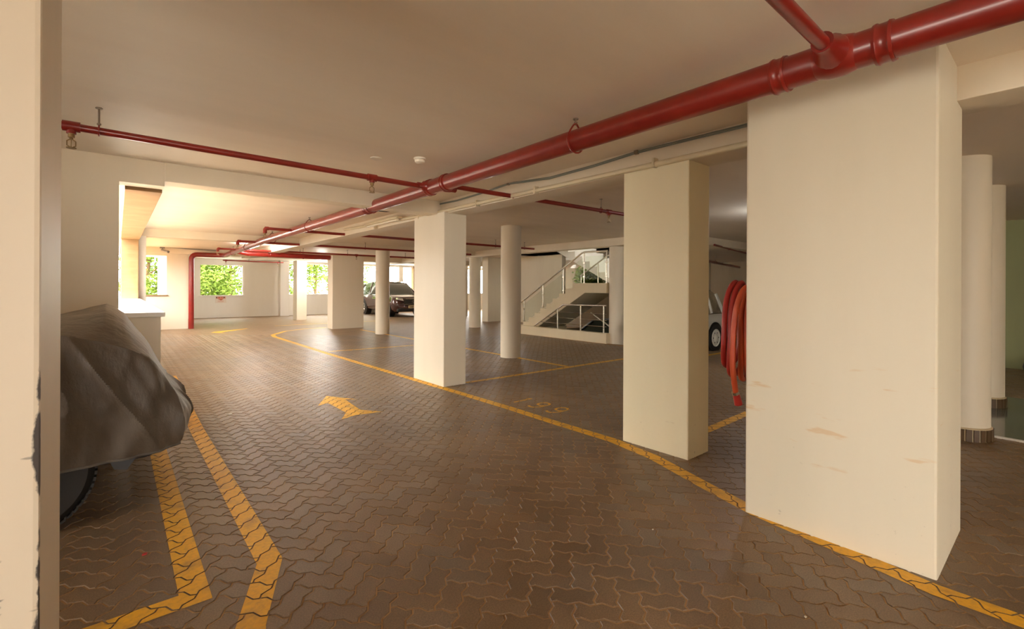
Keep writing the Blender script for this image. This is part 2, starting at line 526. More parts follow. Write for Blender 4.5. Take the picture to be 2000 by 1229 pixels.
# stairwell walls
structure(obj('wall_stairwell', MB().box(12.6, 12.8, 12.1, 14.6, -1.6, 5.2), M['wall']))
structure(obj('wall_stair_upper', MB().box(12.6, 12.8, 6.6, 12.1, 2.64, 5.2).box(9.75, 12.8, 13.4, 13.6, 2.64, 5.2).box(9.75, 12.8, 7.1, 7.3, 2.64, 5.2).box(9.6, 9.75, 7.1, 13.6, 2.95, 5.2), M['white']))
structure(obj('roof_sky_block', MB().box(9.6, 12.8, 7.7, 13.6, 5.2, 5.35), M['white']))  # unseen roof added to cut the skylight over the stairs
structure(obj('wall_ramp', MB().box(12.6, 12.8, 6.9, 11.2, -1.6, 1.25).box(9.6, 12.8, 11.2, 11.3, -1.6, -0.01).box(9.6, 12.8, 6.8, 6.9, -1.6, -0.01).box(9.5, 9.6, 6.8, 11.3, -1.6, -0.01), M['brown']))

# ------------------------------------------------------------------ floor: joint sand, pavers
fx = lambda d, x: (x * math.cos(TH) + d * math.sin(TH), -x * math.sin(TH) + d * math.cos(TH))
mb = MB()
def plate(mb, x0, x1, y0, y1, z):
    mb.add([(x0, y0, z), (x1, y0, z), (x1, y1, z), (x0, y1, z)], [(0, 1, 2, 3)])
mb.box(-7, 9.5, -8, 25, -0.3, -0.0045); mb.box(12.8, 22.2, -8, 25, -0.3, -0.0045)
mb.box(9.5, 12.8, -8, 6.8, -0.3, -0.0045); mb.box(9.5, 12.8, 11.3, 25, -0.3, -0.0045)
floor = structure(obj('floor', mb, M['sand']))
obj('ramp_slab', MB().box(9.5, 12.8, 6.8, 11.3, -1.7, -1.4), M['farpave'], floor)

A, B_, JO = 0.095, 0.1, 0.0034     # S-edge amplitude (in units), unit size in metres, joint half width
def edge_pts(x, y, horiz):
    return [(x, y), (x + .27, y + A), (x + .73, y - A)] if horiz else [(x, y), (x - A, y + .27), (x + A, y + .73)]
def outline(i, j, horiz):
    """ccw outline of a 2 x 1 zigzag paver in lattice units"""
    L, Wd = (2, 1) if horiz else (1, 2)
    p = []
    for k in range(L): p += edge_pts(i + k, j, True)
    for k in range(Wd): p += edge_pts(i + L, j + k, False)
    top = []
    for k in range(L): top += edge_pts(i + k, j + Wd, True)
    top.append((i + L, j + Wd))
    lef = []
    for k in range(Wd): lef += edge_pts(i, j + k, False)
    lef.append((i, j + Wd))
    return p + top[::-1][:-1] + lef[::-1][:-1]
def inset(p, d):
    n = len(p); q = []
    for k in range(n):
        a, b, c = p[k - 1], p[k], p[(k + 1) % n]
        n1 = Vector((-(b[1] - a[1]), b[0] - a[0])).normalized()
        n2 = Vector((-(c[1] - b[1]), c[0] - b[0])).normalized()
        m = (n1 + n2)
        m = m / max(0.5, m.length_squared / 2)
        q.append((b[0] + m.x * d, b[1] + m.y * d))
    return q
TEMPL = {}
for hz in (True, False):
    o = outline(0, 0, hz)
    o = [(x * B_, y * B_) for x, y in o]
    TEMPL[hz] = (inset(o, JO), inset(o, JO + 0.003), inset(o, JO + 0.0005))   # outer edge, top edge, paint outline
AX = PI / 4   # the bond runs diagonally to the building
ca, sa = math.cos(AX), math.sin(AX)
def to_world(x, y): return (x * ca - y * sa, x * sa + y * ca)
blocks = []
rng = random.Random(3)
for i in range(-30, 230):
    for j in range(-90, 160):
        k = (i - j) % 4
        if k not in (0, 3): continue
        hz = (k == 0)
        cx, cy = (i + (1 if hz else .5)) * B_, (j + (.5 if hz else 1)) * B_
        u, w = to_world(cx, cy)
        d = u * math.sin(TH) + w * math.cos(TH)
        x = u * math.cos(TH) - w * math.sin(TH)
        if d < 0.9 or d > 13.6 or abs(x) > 1.16 * d + 0.5: continue
        if PIT[0] - 0.3 < u < PIT[1] + .3 and PIT[2] - .2 < w < PIT[3] + .2: continue
        if u < -0.1 and w > 5.8: continue
        if 3.08 < u < 3.70 and 0.47 < w < 1.24: continue
        if 6.42 < u < 8.85 and w < 0.9: continue
        px, py = 1000 + x / d * 916, 562 + 1.4 / d * 916
        hid = (px < 112) or (px < 300 and py < 1000) or (py > 1240) or (px > 2010)
        blocks.append((hid, d, i, j, hz, rng.random(), -rng.random() * 0.0012))
blocks.sort()
def paver_mesh(hz):
    out, top, _ = TEMPL[hz]
    n = len(out)
    return ([(x, y, 0.0) for x, y in top] + [(x, y, -0.0035) for x, y in out] ,
            [tuple(range(n))] + [(k, n + k, n + (k + 1) % n, (k + 1) % n) for k in range(n)])
shared = {}
for hz in (True, False):
    v, f = paver_mesh(hz)
    f = [f[0]] + [q[::-1] if False else q for q in f[1:]]
    me = bpy.data.meshes.new('paver_block')
    me.from_pydata(v, [], f)
    me.materials.append(M['paver'])
    at = me.attributes.new('tint', 'FLOAT', 'POINT')
    shared[hz] = me
vs = []; fs = []; tint = []
for n, (hid, d, i, j, hz, rnd, dz) in enumerate(blocks):
    ox, oy = to_world(i * B_, j * B_)
    if n < 300:
        o = bpy.data.objects.new('paver_block', shared[hz])
        o.location = (ox, oy, dz)
        o.rotation_euler = (rng.uniform(-.004, .004), rng.uniform(-.004, .004), AX)
        o.parent = floor
        C.objects.link(o)
    else:
        b0 = len(vs)
        v, f = paver_mesh(hz)
        for x, y, z in v:
            a, b = to_world(x, y)
            vs.append((a + ox, b + oy, z + dz))
        fs += [tuple(q + b0 for q in g) for g in f]
        tint += [rnd] * len(v)
me = bpy.data.meshes.new('paver_field')
me.from_pydata(vs, [], fs)
me.materials.append(M['paver'])
at = me.attributes.new('tint', 'FLOAT', 'POINT')
at.data.foreach_set('value', tint)
pf = bpy.data.objects.new('paver_field', me)
pf.parent = floor
pf['kind'] = 'stuff'
C.objects.link(pf)
# paving beyond the blocks
mb = MB()
st = 0.2
ix = 0
x = -7.0
while x < 22:
    y = -8.0
    while y < 24.8:
        cx, cy = x + st / 2, y + st / 2
        d = cx * math.sin(TH) + cy * math.cos(TH)
        lat = cx * math.cos(TH) - cy * math.sin(TH)
        if (d > 13.45 or d < 0.9 or abs(lat) > 1.16 * d + 0.4) and not (9.5 < cx < 12.8 and 6.8 < cy < 11.3) and not (cx < -0.0 and cy > 6):
            plate(mb, x, x + st, y, y + st, -0.0025)
        y += st
    x += st
obj('distant_paving', mb, M['farpave'], floor, kind='stuff')

structure(obj('wall_sky_block', MB().box(-3.4, -3.2, 6.1, 30, -.6, 2.7), M['sky_block']))  # unseen wall added to block low sky through the left opening
# raised glossy tile patch beside the right-hand round columns
ft = structure(obj('floor_tiled', MB().box(6.40, 8.87, -6, 0.95, -0.005, 0.004), M['tile']))
obj('edge_strip', MB().box(6.36, 6.40, -6, 0.62, -0.005, 0.012).box(6.40, 8.87, 0.95, 0.97, -0.005, 0.012), M['coping'], ft)
structure(obj('floor_outside', MB().box(-60, 70, 24.8, 70, -0.6, -0.35).box(-60, -7, -40, 6.1, -.6, -.35).box(-7, 40, -40, -8, -.6, -.05), M['soil']))

structure(obj('floor_garden', MB().box(-60, -0.05, 6.1, 24.8, -0.6, -0.35), M['earth']))

# ------------------------------------------------------------------ yellow road paint, laid on the paver tops so that the joints stay open
def clip(subj, quad):
    out = subj
    n = len(quad)
    for k in range(n):
        ax, ay = quad[k]; bx, by = quad[(k + 1) % n]
        inp = out; out = []
        if not inp: return []
        for q in range(len(inp)):
            p, c = inp[q - 1], inp[q]
            sp = (bx - ax) * (p[1] - ay) - (by - ay) * (p[0] - ax)
            s_ = (bx - ax) * (c[1] - ay) - (by - ay) * (c[0] - ax)
            if (s_ >= 0) != (sp >= 0):
                t = sp / (sp - s_)
                out.append((p[0] + (c[0] - p[0]) * t, p[1] + (c[1] - p[1]) * t))
            if s_ >= 0: out.append(c)
    return out
grid = {}
for b in blocks:
    ox, oy = to_world((b[2] + 1) * B_, (b[3] + 1) * B_)
    grid.setdefault((int(ox // 0.5), int(oy // 0.5)), []).append(b)
def ccw(q):
    a = sum(q[k - 1][0] * q[k][1] - q[k][0] * q[k - 1][1] for k in range(len(q)))
    return q if a > 0 else q[::-1]
def road_paint(name, label, polys, group=None, cat='road marking'):
    mb = MB()
    cx = sum(p[0] for q in polys for p in q) / sum(len(q) for q in polys)
    cy = sum(p[1] for q in polys for p in q) / sum(len(q) for q in polys)
    for q in polys:
        q = ccw(list(q))
        x0, x1 = min(p[0] for p in q), max(p[0] for p in q)
        y0, y1 = min(p[1] for p in q), max(p[1] for p in q)
        seen = set()
        for gx in range(int((x0 - .3) // .5), int((x1 + .3) // .5) + 1):
            for gy in range(int((y0 - .3) // .5), int((y1 + .3) // .5) + 1):
                for b in grid.get((gx, gy), ()):
                    ox, oy = to_world(b[2] * B_, b[3] * B_)
                    s = []
                    for x, y in TEMPL[b[4]][2]:
                        a, c = to_world(x, y)
                        s.append((a + ox, c + oy))
                    r = clip(s, q)
                    if len(r) >= 3:
                        mb.add([(a, c, 0.0012) for a, c in r], [tuple(range(len(r)))])
        # where the road is too far for single blocks the paint lies on the distant paving
        n = max(1, int(max(x1 - x0, y1 - y0) / 0.4))
        fq = [(13.55 * math.sin(TH) + 30 * math.cos(TH), 13.55 * math.cos(TH) - 30 * math.sin(TH)), (60 * math.sin(TH) + 30 * math.cos(TH), 60 * math.cos(TH) - 30 * math.sin(TH)),
              (60 * math.sin(TH) - 30 * math.cos(TH), 60 * math.cos(TH) + 30 * math.sin(TH)), (13.55 * math.sin(TH) - 30 * math.cos(TH), 13.55 * math.cos(TH) + 30 * math.sin(TH))]
        r = clip(q, ccw(fq))
        if len(r) >= 3:
            mb.add([(a, c, 0.0012) for a, c in r], [tuple(range(len(r)))])
    o = obj(name, mb, M['paint'], origin=(cx, cy, 0.0))
    return tag(o, label, cat, group or {'yellow_line': 'painted yellow lines', 'direction_arrow': 'painted arrows'}.get(name))
def strip(pts, w):
    pts = [Vector(p) for p in pts]
    L = []; R = []
    for k in range(len(pts)):
        if k == 0: t = (pts[1] - pts[0]).normalized(); m = Vector((-t.y, t.x)) * w / 2
        elif k == len(pts) - 1: t = (pts[k] - pts[k - 1]).normalized(); m = Vector((-t.y, t.x)) * w / 2
        else:
            t1 = (pts[k] - pts[k - 1]).normalized(); t2 = (pts[k + 1] - pts[k]).normalized()
            n1 = Vector((-t1.y, t1.x)); n2 = Vector((-t2.y, t2.x))
            m = (n1 + n2).normalized()
            m = m * (w / 2) / max(0.4, m.dot(n1))
        L.append(pts[k] + m); R.append(pts[k] - m)
    return [[tuple(R[k]), tuple(R[k + 1]), tuple(L[k + 1]), tuple(L[k])] for k in range(len(pts) - 1)]
road_paint('yellow_line', 'long yellow line curving along the front of the row of square pillars',
           strip([(2.93, -0.6), (2.93, 0.1), (2.92, 0.4), (2.99, 0.8), (3.06, 1.25), (3.21, 1.69), (3.40, 2.2), (3.49, 2.7), (3.48, 3.4), (3.49, 4.2), (3.47, 5.4), (3.45, 6.5), (3.38, 10.0), (3.37, 14.3), (3.45, 14.85), (4.05, 15.85), (4.85, 16.38), (5.5, 16.42)], 0.115))
road_paint('yellow_line', 'outer yellow lane line beside the car under the grey cover, bent near the camera',
           strip([(0.655, 9.0), (0.60, 5.5), (0.60, 2.62), (0.42, 2.15), (0.30, 1.6)], 0.115))
road_paint('yellow_line', 'yellow corner of the parking bay under the covered car',
           strip([(0.27, 5.8), (0.275, 2.53), (-1.4, 2.53)], 0.115))
road_paint('yellow_line', 'straight yellow bay line running from the second square pillar toward the staircase',
           strip([(3.92, 5.70), (8.6, 5.66)], 0.10))
road_paint('yellow_line', 'yellow bay line passing under the round column in front of the stairs',
           strip([(6.13, 5.72), (6.1, 14.9)], 0.10))
road_paint('yellow_line', 'faint yellow bay line left of the second square pillar',
           strip([(3.5, 10.3), (6.05, 10.12)], 0.10))
road_paint('yellow_line', 'short yellow bay line seen between the narrow pillar and the large pillar',
           strip([(3.75, 2.28), (6.1, 2.34)], 0.10))
road_paint('yellow_line', 'yellow bay line on the floor beneath the white pickup',
           strip([(8.8, 4.88), (11.5, 4.86)], 0.10))
road_paint('yellow_line', 'faint yellow bay line in front of the distant square column',
           strip([(4.3, 18.2), (6.6, 18.4), (8.9, 18.5)], 0.10))
arrow1 = [[(1.809, 5.683), (2.059, 6.127), (1.95, 5.74)], [(2.059, 6.127), (2.181, 5.849), (1.945, 5.739)], [(2.059, 6.127), (2.296, 5.694), (2.17, 5.80)],
          [(1.945, 5.739), (2.181, 5.849), (2.151, 5.543), (1.95, 5.403)], [(1.95, 5.403), (2.151, 5.543), (2.123, 5.183), (1.95, 5.173)],
          [(2.123, 5.183), (2.30, 4.952), (2.001, 5.012)], [(2.123, 5.183), (2.001, 5.012), (1.812, 4.936), (1.95, 5.173)]]
road_paint('direction_arrow', 'large yellow arrow painted in the middle of the driveway', arrow1, cat='road marking')
road_paint('direction_arrow', 'small faint yellow arrow in the distance before the window with the green trees',
           [[(2.17, 16.68), (2.32, 17.0), (2.5, 16.25)], [(2.32, 16.95), (2.40, 16.62), (3.34, 17.52), (3.30, 17.62)]])
# 199: strokes; a = across (toward -y), h = up (toward +x)
def glyph(strokes, y0, x0=3.71, hh=0.30):
    polys = []
    for s in strokes:
        polys += strip([(x0 + h * hh, y0 - a * 0.16) for a, h in s], 0.032)
    return polys
loop9 = [(0.5 + 0.42 * math.cos(t), 0.72 + 0.26 * math.sin(t)) for t in [k * PI / 5 for k in range(11)]]
nine = [loop9, [(0.93, 0.70), (0.88, 0.3), (0.62, 0.06), (0.3, 0.03), (0.05, 0.14)]]
bn = thing('bay_number', 'yellow painted bay number 199 on the pavers between the square pillars', 'road marking', (3.86, 4.06, 0))
for st3, y3 in (([[(0.5, 0.0), (0.5, 1.0)], [(0.5, 0.98), (0.25, 0.8)]], 4.44), (nine, 4.14), (nine, 3.84)):
    o = road_paint('digit', '', glyph(st3, y3))
    del o['label']; del o['category']
    o.location = o.location - bn.location
    o.parent = bn

# ------------------------------------------------------------------ columns
def square_column(label, x0, x1, y0, y1, z1, m, r=0.012):
    o = obj('square_column', MB().bbox(x0, x1, y0, y1, -0.05, z1, r=r, seg=2), m, origin=((x0 + x1) / 2, (y0 + y1) / 2, 0))
    o.data.transform(Matrix.Identity(4))
    return tag(o, label, 'column', 'square columns')
bigc = square_column('largest cream pillar at the right, smeared with scrape marks, with the red hose beside it', 3.017, 3.774, 0.404, 1.305, CEIL + 0.02, M['pillar'])
square_column('narrow cream pillar second in the row, just left of the red hose', 3.56, 3.90, 1.995, 2.64, BEAM + 0.02, M['pillar_pale'])
square_column('square white pillar in the middle between the yellow arrow and the bay number', 3.51, 3.885, 5.65, 6.52, BEAM + 0.02, M['pillar_plain'])
square_column('chipped pillar at the left edge of the picture with black scuffs on its corner', -1.05, -0.15, 1.70, 2.27, CEIL + 0.02, M['pillar_left'])
square_column('broad white pillar in the distance left of the maroon car', 5.46, 6.53, 15.72, 16.2, BEAM, M['pillar_plain'])
square_column('slim square white column farthest off, before the long garden opening', 5.75, 6.15, 20.8, 21.35, BEAM + 0.05, M['pillar_plain'])
def round_column(label, x, y, z1, r=0.205, plinth=False):
    t = thing('round_column', label, 'column', (x, y, 0), 'round columns')
    obj('shaft', MB().lathe([(r, -0.05 if not plinth else 0.10), (r, z1)], (x, y, 0), seg=40), M['pillar_plain'], t)
    if plinth:
        mb = MB().lathe([(r + 0.012, 0.0), (r + 0.012, 0.118), (r, 0.125)], (x, y, 0), seg=40)
        obj('plinth', mb, M['grout'], t)
        n = 26
        mbs = MB()
        for k in range(n):
            a0, a1 = 2 * PI * (k + .12) / n, 2 * PI * (k + .88) / n
            ri, ro = r + 0.010, r + 0.02
            q = [(x + ri * math.cos(a0), y + ri * math.sin(a0)), (x + ro * math.cos(a0), y + ro * math.sin(a0)), (x + ro * math.cos(a1), y + ro * math.sin(a1)), (x + ri * math.cos(a1), y + ri * math.sin(a1))]
            tl = MB().prism(q, 2, 0.002, 0.11)
            obj('skirting_tile', tl, M['browntile'], t)
    return t
round_column('round white column in front of the staircase foot', 6.10, 7.28, CEIL + 0.02)
round_column('round white column nearest the maroon car', 6.10, 13.28, CEIL - 0.1)
round_column('round white column at the right end of the low ramp wall', 9.76, 7.42, CEIL)
round_column('thin-looking round column just right of the middle square pillar', 9.66, 13.5, BEAM + .02)
round_column('round column with brown tiled foot beside the big pillar, nearer one of the two', 6.20, 0.665, CEIL + 0.02, plinth=True)
round_column('round column with brown tiled foot at the right edge, farther one of the two', 8.08, 0.69, CEIL + 0.02, plinth=True)
round_column('far round column seen above the white pickup', 19.9, 10.35, CEIL)
square_column('far square column left of the round one above the white pickup', 18.9, 19.2, 10.0, 10.4, CEIL, M['pillar_plain'])
square_column('far square column behind the middle square pillar, right of the thin round one', 11.6, 12.3, 15.3, 15.7, CEIL, M['pillar_plain'])
square_column('pale square column close behind the thin round column', 12.9, 13.3, 19.2, 19.7, CEIL, M['pillar_plain'])

# ------------------------------------------------------------------ red sprinkler pipes
def arc(c, a, b, r, n=8):
    """quarter bend: centre c, from direction a to direction b"""
    c, a, b = Vector(c), Vector(a), Vector(b)
    return [tuple(c + a * r * math.cos(t) + b * r * math.sin(t)) for t in [PI / 2 * k / n for k in range(n + 1)]]
def hanger(root, x, y, zp, rp, along='y'):
    h = obj('hanger', MB().tube([(x, y, zp + rp * 1.45), (x, y, CEIL)], 0.006, 8).lathe([(0.012, -0.012), (0.012, 0.0)], (x, y, zp + rp * 1.6 + .012), seg=6).lathe([(0.02, -0.008), (0.02, 0.0)], (x, y, CEIL), seg=8), M['steel'], root)
    pts = []
    for k in range(20):
        t = 2 * PI * k / 20
        rr = rp * 1.08 + 0.004
        zz = math.sin(t)
        a = math.cos(t) * rr * (1.0 if zz < 0.1 else max(0.2, 1.0 - (zz - .1) * 0.55))
        z = zp + (zz * rr if zz < 0 else zz * rp * 1.6)
        pts.append((x + a, y, z) if along == 'y' else (x, y + a, z))
    obj('pipe_clamp', MB().tube(pts, max(0.005, rp * 0.09), 6, closed=True), M['red'], root)
    return h
def sprinkler(root, x, y, z):
    mb = MB().lathe([(0.018, 0.0), (0.018, -0.03), (0.010, -0.032), (0.010, -0.045)], (x, y, z), seg=12)
    mb.tube([(x - .004, y, z - .04), (x - .022, y, z - .055), (x - .022, y, z - .085), (x, y, z - .10)], 0.0035, 6)
    mb.tube([(x + .004, y, z - .04), (x + .022, y, z - .055), (x + .022, y, z - .085), (x, y, z - .10)], 0.0035, 6)
    mb.lathe([(0.003, -.045), (0.003, -.095), (0.027, -0.098), (0.027, -0.103)], (x, y, z), seg=12)
    obj('sprinkler_head', mb, M['brass'], root)
def coupling(root, p, axis, r, w=0.07):
    mb = MB().lathe([(r, -w / 2), (r * 1.10, -w / 2), (r * 1.14, -w / 2 + .012), (r * 1.07, -w / 2 + .02), (r * 1.07, w / 2 - .02), (r * 1.14, w / 2 - .012), (r * 1.10, w / 2), (r, w / 2)], p, axis, 24)
    obj('coupling', mb, M['red'], root)
ZP, RP = 2.478, 0.078
main = thing('sprinkler_main_pipe', 'thick red pipe running along the ceiling above the driveway and down the far wall', 'pipe', (2.58, 6.0, ZP))
pts = [(2.56, -2.5, ZP), (2.56, 0.5, ZP), (2.565, 2.5, ZP), (2.6, 5, ZP), (2.62, 8, ZP), (2.62, 12, ZP), (2.70, 15.5, ZP - 0.02), (2.78, 18.1, ZP - .03)]
pts += [(2.72, 18.35, ZP - .03), (2.52, 18.52, ZP - .03), (2.2, 18.56, ZP - .03)]
pts += arc((2.02, 18.58, ZP - .03 - .15), (0, 0, 1), (-1, 0, 0), 0.15) + [(1.87, 18.6, 1.5), (1.87, 18.62, 0.0)]
obj('pipe', MB().tube(pts, RP, 24), M['red'], main)
for y in (2.33, 6.0, 8.75, 11.5, 14.2, 16.6):
    hanger(main, 2.565 + (y - 2.3) * .01 if y < 12 else 2.66 + (y - 14) * .03, y, ZP - (0.0 if y < 12 else .02), RP)
for y in (0.52, 0.94, 4.12, 4.45, 6.15):
    coupling(main, (2.565 + max(0, y - 2.3) * .012, y, ZP), 'y', RP)
# welded tees on the main
def tee(root, p, dirx, r1, r2, ln=0.14):
    mb = MB().lathe([(r1, 0.0), (r1 * .98, dirx * 0.06), (r1 * 0.9, dirx * 0.10), (r2 * 1.25, dirx * ln), (r2 * 1.25, dirx * (ln + .05)), (r2, dirx * (ln + .05))], p, 'x', 20)
    obj('tee', mb, M['red'], root)
tee(main, (2.56, 0.70, ZP + .005), -1, RP * 1.0, 0.036, 0.15)
obj('tee_body', MB().lathe([(RP * .75, -.10), (RP * 1.02, -.075), (RP * 1.16, -.03), (RP * 1.18, 0), (RP * 1.16, .03), (RP * 1.02, .075), (RP * .75, .10)], (2.555, 0.70, ZP), 'y', 24), M['red'], main)
tee(main, (2.6, 4.45, ZP + .005), -1, RP * .75, 0.027, 0.12)
tee(main, (2.6, 4.24, ZP - .03), 1, RP * .55, 0.027, 0.12)

def branch(label, x0, x1, y0, y1, z, r, hangers=(), heads=(), elbow=0):
    t = thing('sprinkler_branch_pipe', label, 'pipe', ((x0 + x1) / 2, (y0 + y1) / 2, z), 'thin sprinkler branch pipes')
    yy = lambda x: y0 + (y1 - y0) * (x - x0) / (x1 - x0)
    obj('pipe', MB().tube([(x0, y0, z), (x1, y1, z)], r, 14), M['red'], t)
    for x in hangers: hanger(t, x, yy(x), z, r, 'x')
    for x in heads:
        obj('reducing_tee', MB().lathe([(r * 1.35, -.045), (r * 1.35, .045)], (x, yy(x), z), 'x', 14).lathe([(r, 0), (r, -.05)], (x, yy(x), z), 'z', 12), M['red'], t)
        sprinkler(t, x, yy(x), z - .045)
    if elbow:
        x = x0 if elbow < 0 else x1
        obj('elbow', MB().tube([(x - elbow * .05, yy(x), z), (x, yy(x), z), (x + elbow * .01, yy(x), z - .02), (x + elbow * .012, yy(x), z - .09)], r * 1.3, 10), M['red'], t)
        sprinkler(t, x + elbow * .012, yy(x), z - .08)
    return t
branch('thin red pipe leaving the near tee toward the top edge of the picture', -1.5, 2.40, 0.69, 0.70, ZP, 0.030, hangers=(0.2,), heads=(-0.5,))
branch('thin red sprinkler pipe crossing the ceiling from the left pillar to the main pipe', -0.36, 2.46, 4.345, 4.45, ZP, 0.026, hangers=(-0.10,), heads=(-0.24, 1.92))
branch('thin dark red sprinkler pipe passing right of the main pipe toward the narrow pillar', 2.74, 5.75, 4.24, 4.19, ZP, 0.026, hangers=(5.15,), heads=(5.32,))
branch('red sprinkler pipe crossing behind the middle pillar, nearest of the distant three', 2.1, 8.85, 9.58, 9.57, ZP, 0.027, hangers=(7.5, 8.5), elbow=-1)
branch('red sprinkler pipe crossing above the column by the maroon car, second of the distant three', 2.2, 8.85, 12.72, 12.6, ZP, 0.027, hangers=(5.3, 8.2), elbow=-1)
branch('red sprinkler pipe crossing in front of the broad distant pillar, last of the distant three', 2.2, 9.2, 15.62, 15.5, ZP, 0.027, hangers=(4.4, 5.9, 8), heads=(6.2,), elbow=-1)
branch('short thin red pipe under the ceiling by the window with the green trees', 3.1, 5.3, 20.9, 21.1, 2.40, 0.022, hangers=(4.0,), heads=(3.2, 5.1))
t = thing('cross_main_pipe', 'thick dark red pipe branching right toward the broad distant pillar', 'pipe', (4.1, 16.0, 2.40))
obj('pipe', MB().tube([(2.74, 15.95, 2.45), (3.0, 15.96, 2.40), (5.46, 15.96, 2.38)], 0.08, 18), M['red'], t)
coupling(t, (3.6, 15.96, 2.395), 'x', 0.08)
for x in (4.6,): hanger(t, x, 15.96, 2.385, .08, 'x')
branch('dark thin pipe under the ceiling above the white pickup', 11.0, 15.5, 5.5, 6.4, 2.45, 0.026, hangers=(12.3,))
branch('dark red pipe under the far ceiling right of the round column above the pickup', 14.0, 21.5, 7.7, 9.6, 2.36, 0.05, hangers=(17,))

# ------------------------------------------------------------------ conduits, cable, boxes, detector, camera, lamps
t = thing('cable_conduit', 'cream plastic conduit along the lower edge of the long ceiling beam', 'conduit', (3.52, 5, 2.46))
obj('pipe', MB().tube([(3.535, 1.3, 2.462), (3.535, 4, 2.475), (3.53, 6.6, 2.49), (3.5, 9.4, 2.55)], 0.024, 12), M['pvc'], t)
for y in (2.3, 3.8, 4.9, 6.4, 8.0):
    obj('clip', MB().bbox(3.505, 3.575, y - .012, y + .012, 2.44, 2.52, r=.004, seg=1), M['pvc'], t)
t = thing('wiring_cable', 'thin grey cable sagging along the face of the long ceiling beam', 'cable', (3.55, 4, 2.6))
pp = [(1.3, 2.60), (2.5, 2.61), (3.0, 2.585), (3.6, 2.575), (4.3, 2.63), (4.8, 2.60), (5.4, 2.585), (6.0, 2.60), (6.4, 2.63)]
obj('cable', MB().tube([(3.555, y, z) for y, z in pp], 0.007, 8), M['cable'], t)
obj('cable', MB().tube([(3.558, y, z + (.012 if y > 3.9 else .016)) for y, z in pp], 0.006, 8), M['cable'], t)
for y, z in ((2.5, 2.615), (4.3, 2.635)): obj('clip', MB().bbox(3.54, 3.572, y - .02, y + .02, z - .015, z + .02, r=.003, seg=1), M['steel'], t)
t = thing('junction_box', 'small rusty box hung from the ceiling where the pipes cross', 'junction box', (3.40, 6.16, 2.62))
obj('box', MB().bbox(3.36, 3.44, 6.12, 6.20, 2.545, 2.60, r=.006), M['rust'], t)
obj('rod', MB().tube([(3.40, 6.16, 2.50), (3.40, 6.16, 2.64)], 0.005, 6), M['steel'], t)
t = thing('flexible_conduit', 'short black bent conduit under the ceiling behind the thick red pipe', 'conduit', (3.3, 6.7, 2.62))
obj('tube', MB().tube([(3.42, 6.45, 2.655), (3.40, 6.55, 2.64), (3.34, 6.72, 2.60), (3.2, 6.85, 2.585), (3.05, 6.9, 2.59)], 0.018, 8), M['black'], t)
obj('gland', MB().lathe([(.026, -.03), (.026, .03)], (3.05, 6.9, 2.59), 'x', 10), M['black'], t)
t = thing('ceiling_light', 'short tubular lamp fixed along the beam left of the middle pillar', 'lamp', (3.45, 7.2, 2.5))
obj('body', MB().bbox(3.40, 3.50, 6.9, 8.2, 2.50, 2.54, r=.01), M['pvc'], t)
obj('diffuser', MB().tube([(3.45, 6.95, 2.487), (3.45, 8.15, 2.487)], 0.018, 10), M['whitep'], t)
t = thing('smoke_detector', 'round white smoke detector on the ceiling left of the thick red pipe', 'smoke detector', (2.43, 4.9, CEIL))
x, y = 2.22, 4.02
t.location = (x, y, CEIL)
obj('base', MB().lathe([(0.058, 0.0), (0.058, -.014), (0.05, -.02)], (x, y, CEIL), seg=24), M['whitep'], t)
obj('sensor_head', MB().lathe([(0.048, -.02), (0.046, -.04), (0.03, -.052), (0.0, -.054)][:3], (x, y, CEIL), seg=24), M['whitep'], t)
x, y = 1.9, 4.29
t = tag(obj('ceiling_cover_plate', MB().lathe([(0.055, 0.0), (0.055, -.006), (0.05, -.009)], (x, y, CEIL), seg=24), M['whitep'], origin=(x, y, CEIL)), 'flat round blanking plate on the ceiling beside the smoke detector', 'cover plate')
t = thing('security_camera', 'small security camera on the beam above the narrow far window', 'camera', (1.1, 18.55, 2.60))
obj('junction_box', MB().bbox(1.03, 1.16, 18.52, 18.6, 2.60, 2.68, r=.006), M['grey'], t)
obj('arm', MB().tube([(1.1, 18.55, 2.60), (1.1, 18.5, 2.55), (1.13, 18.42, 2.53)], 0.012, 8), M['grey'], t)
obj('camera_body', MB().tube([(1.08, 18.5, 2.545), (1.22, 18.3, 2.485)], 0.036, 12).tube([(1.215, 18.31, 2.488), (1.235, 18.28, 2.48)], 0.04, 12), M['grey'], t)
obj('cable', MB().tube([(0.45, 18.58, 2.69), (0.75, 18.58, 2.665), (1.05, 18.56, 2.66), (1.8, 18.57, 2.62), (2.6, 18.57, 2.605)], 0.014, 8), M['grey'], t)
obj('elbow', MB().bbox(0.42, 0.5, 18.5, 18.6, 2.58, 2.72, r=.01), M['grey'], t)

def bulkhead(label, x, y, z, mat_, power=0, colr=(1, 1, 1), group='round ceiling lamps'):
    t = thing('ceiling_light', label, 'lamp', (x, y, z), group)
    obj('housing', MB().lathe([(0.15, 0.0), (0.15, -.03), (0.135, -.04)], (x, y, z), seg=28), M['whitep'], t)
    obj('diffuser', MB().lathe([(0.13, -.04), (0.12, -.075), (0.08, -.1), (0.02, -.11)], (x, y, z), seg=28), mat_, t)
    if power:
        l = bpy.data.lights.new('bulb', 'POINT')
        l.energy = power
        l.color = colr
        l.shadow_soft_size = 0.12
        lo = bpy.data.objects.new('bulb', l)
        lo.location = (0, 0, -0.2)
        lo.parent = t
        C.objects.link(lo)
    return t
bulkhead('lit round ceiling lamp behind the thick red pipe near the far beam', 3.0, 15.0, CEIL, M['lampglass'], 60, (1, 0.95, .88))
bulkhead('lit round ceiling lamp left of the broad distant pillar', 6.3, 19.4, CEIL - .05, M['lampglass'], 170, (1, 0.95, .88))
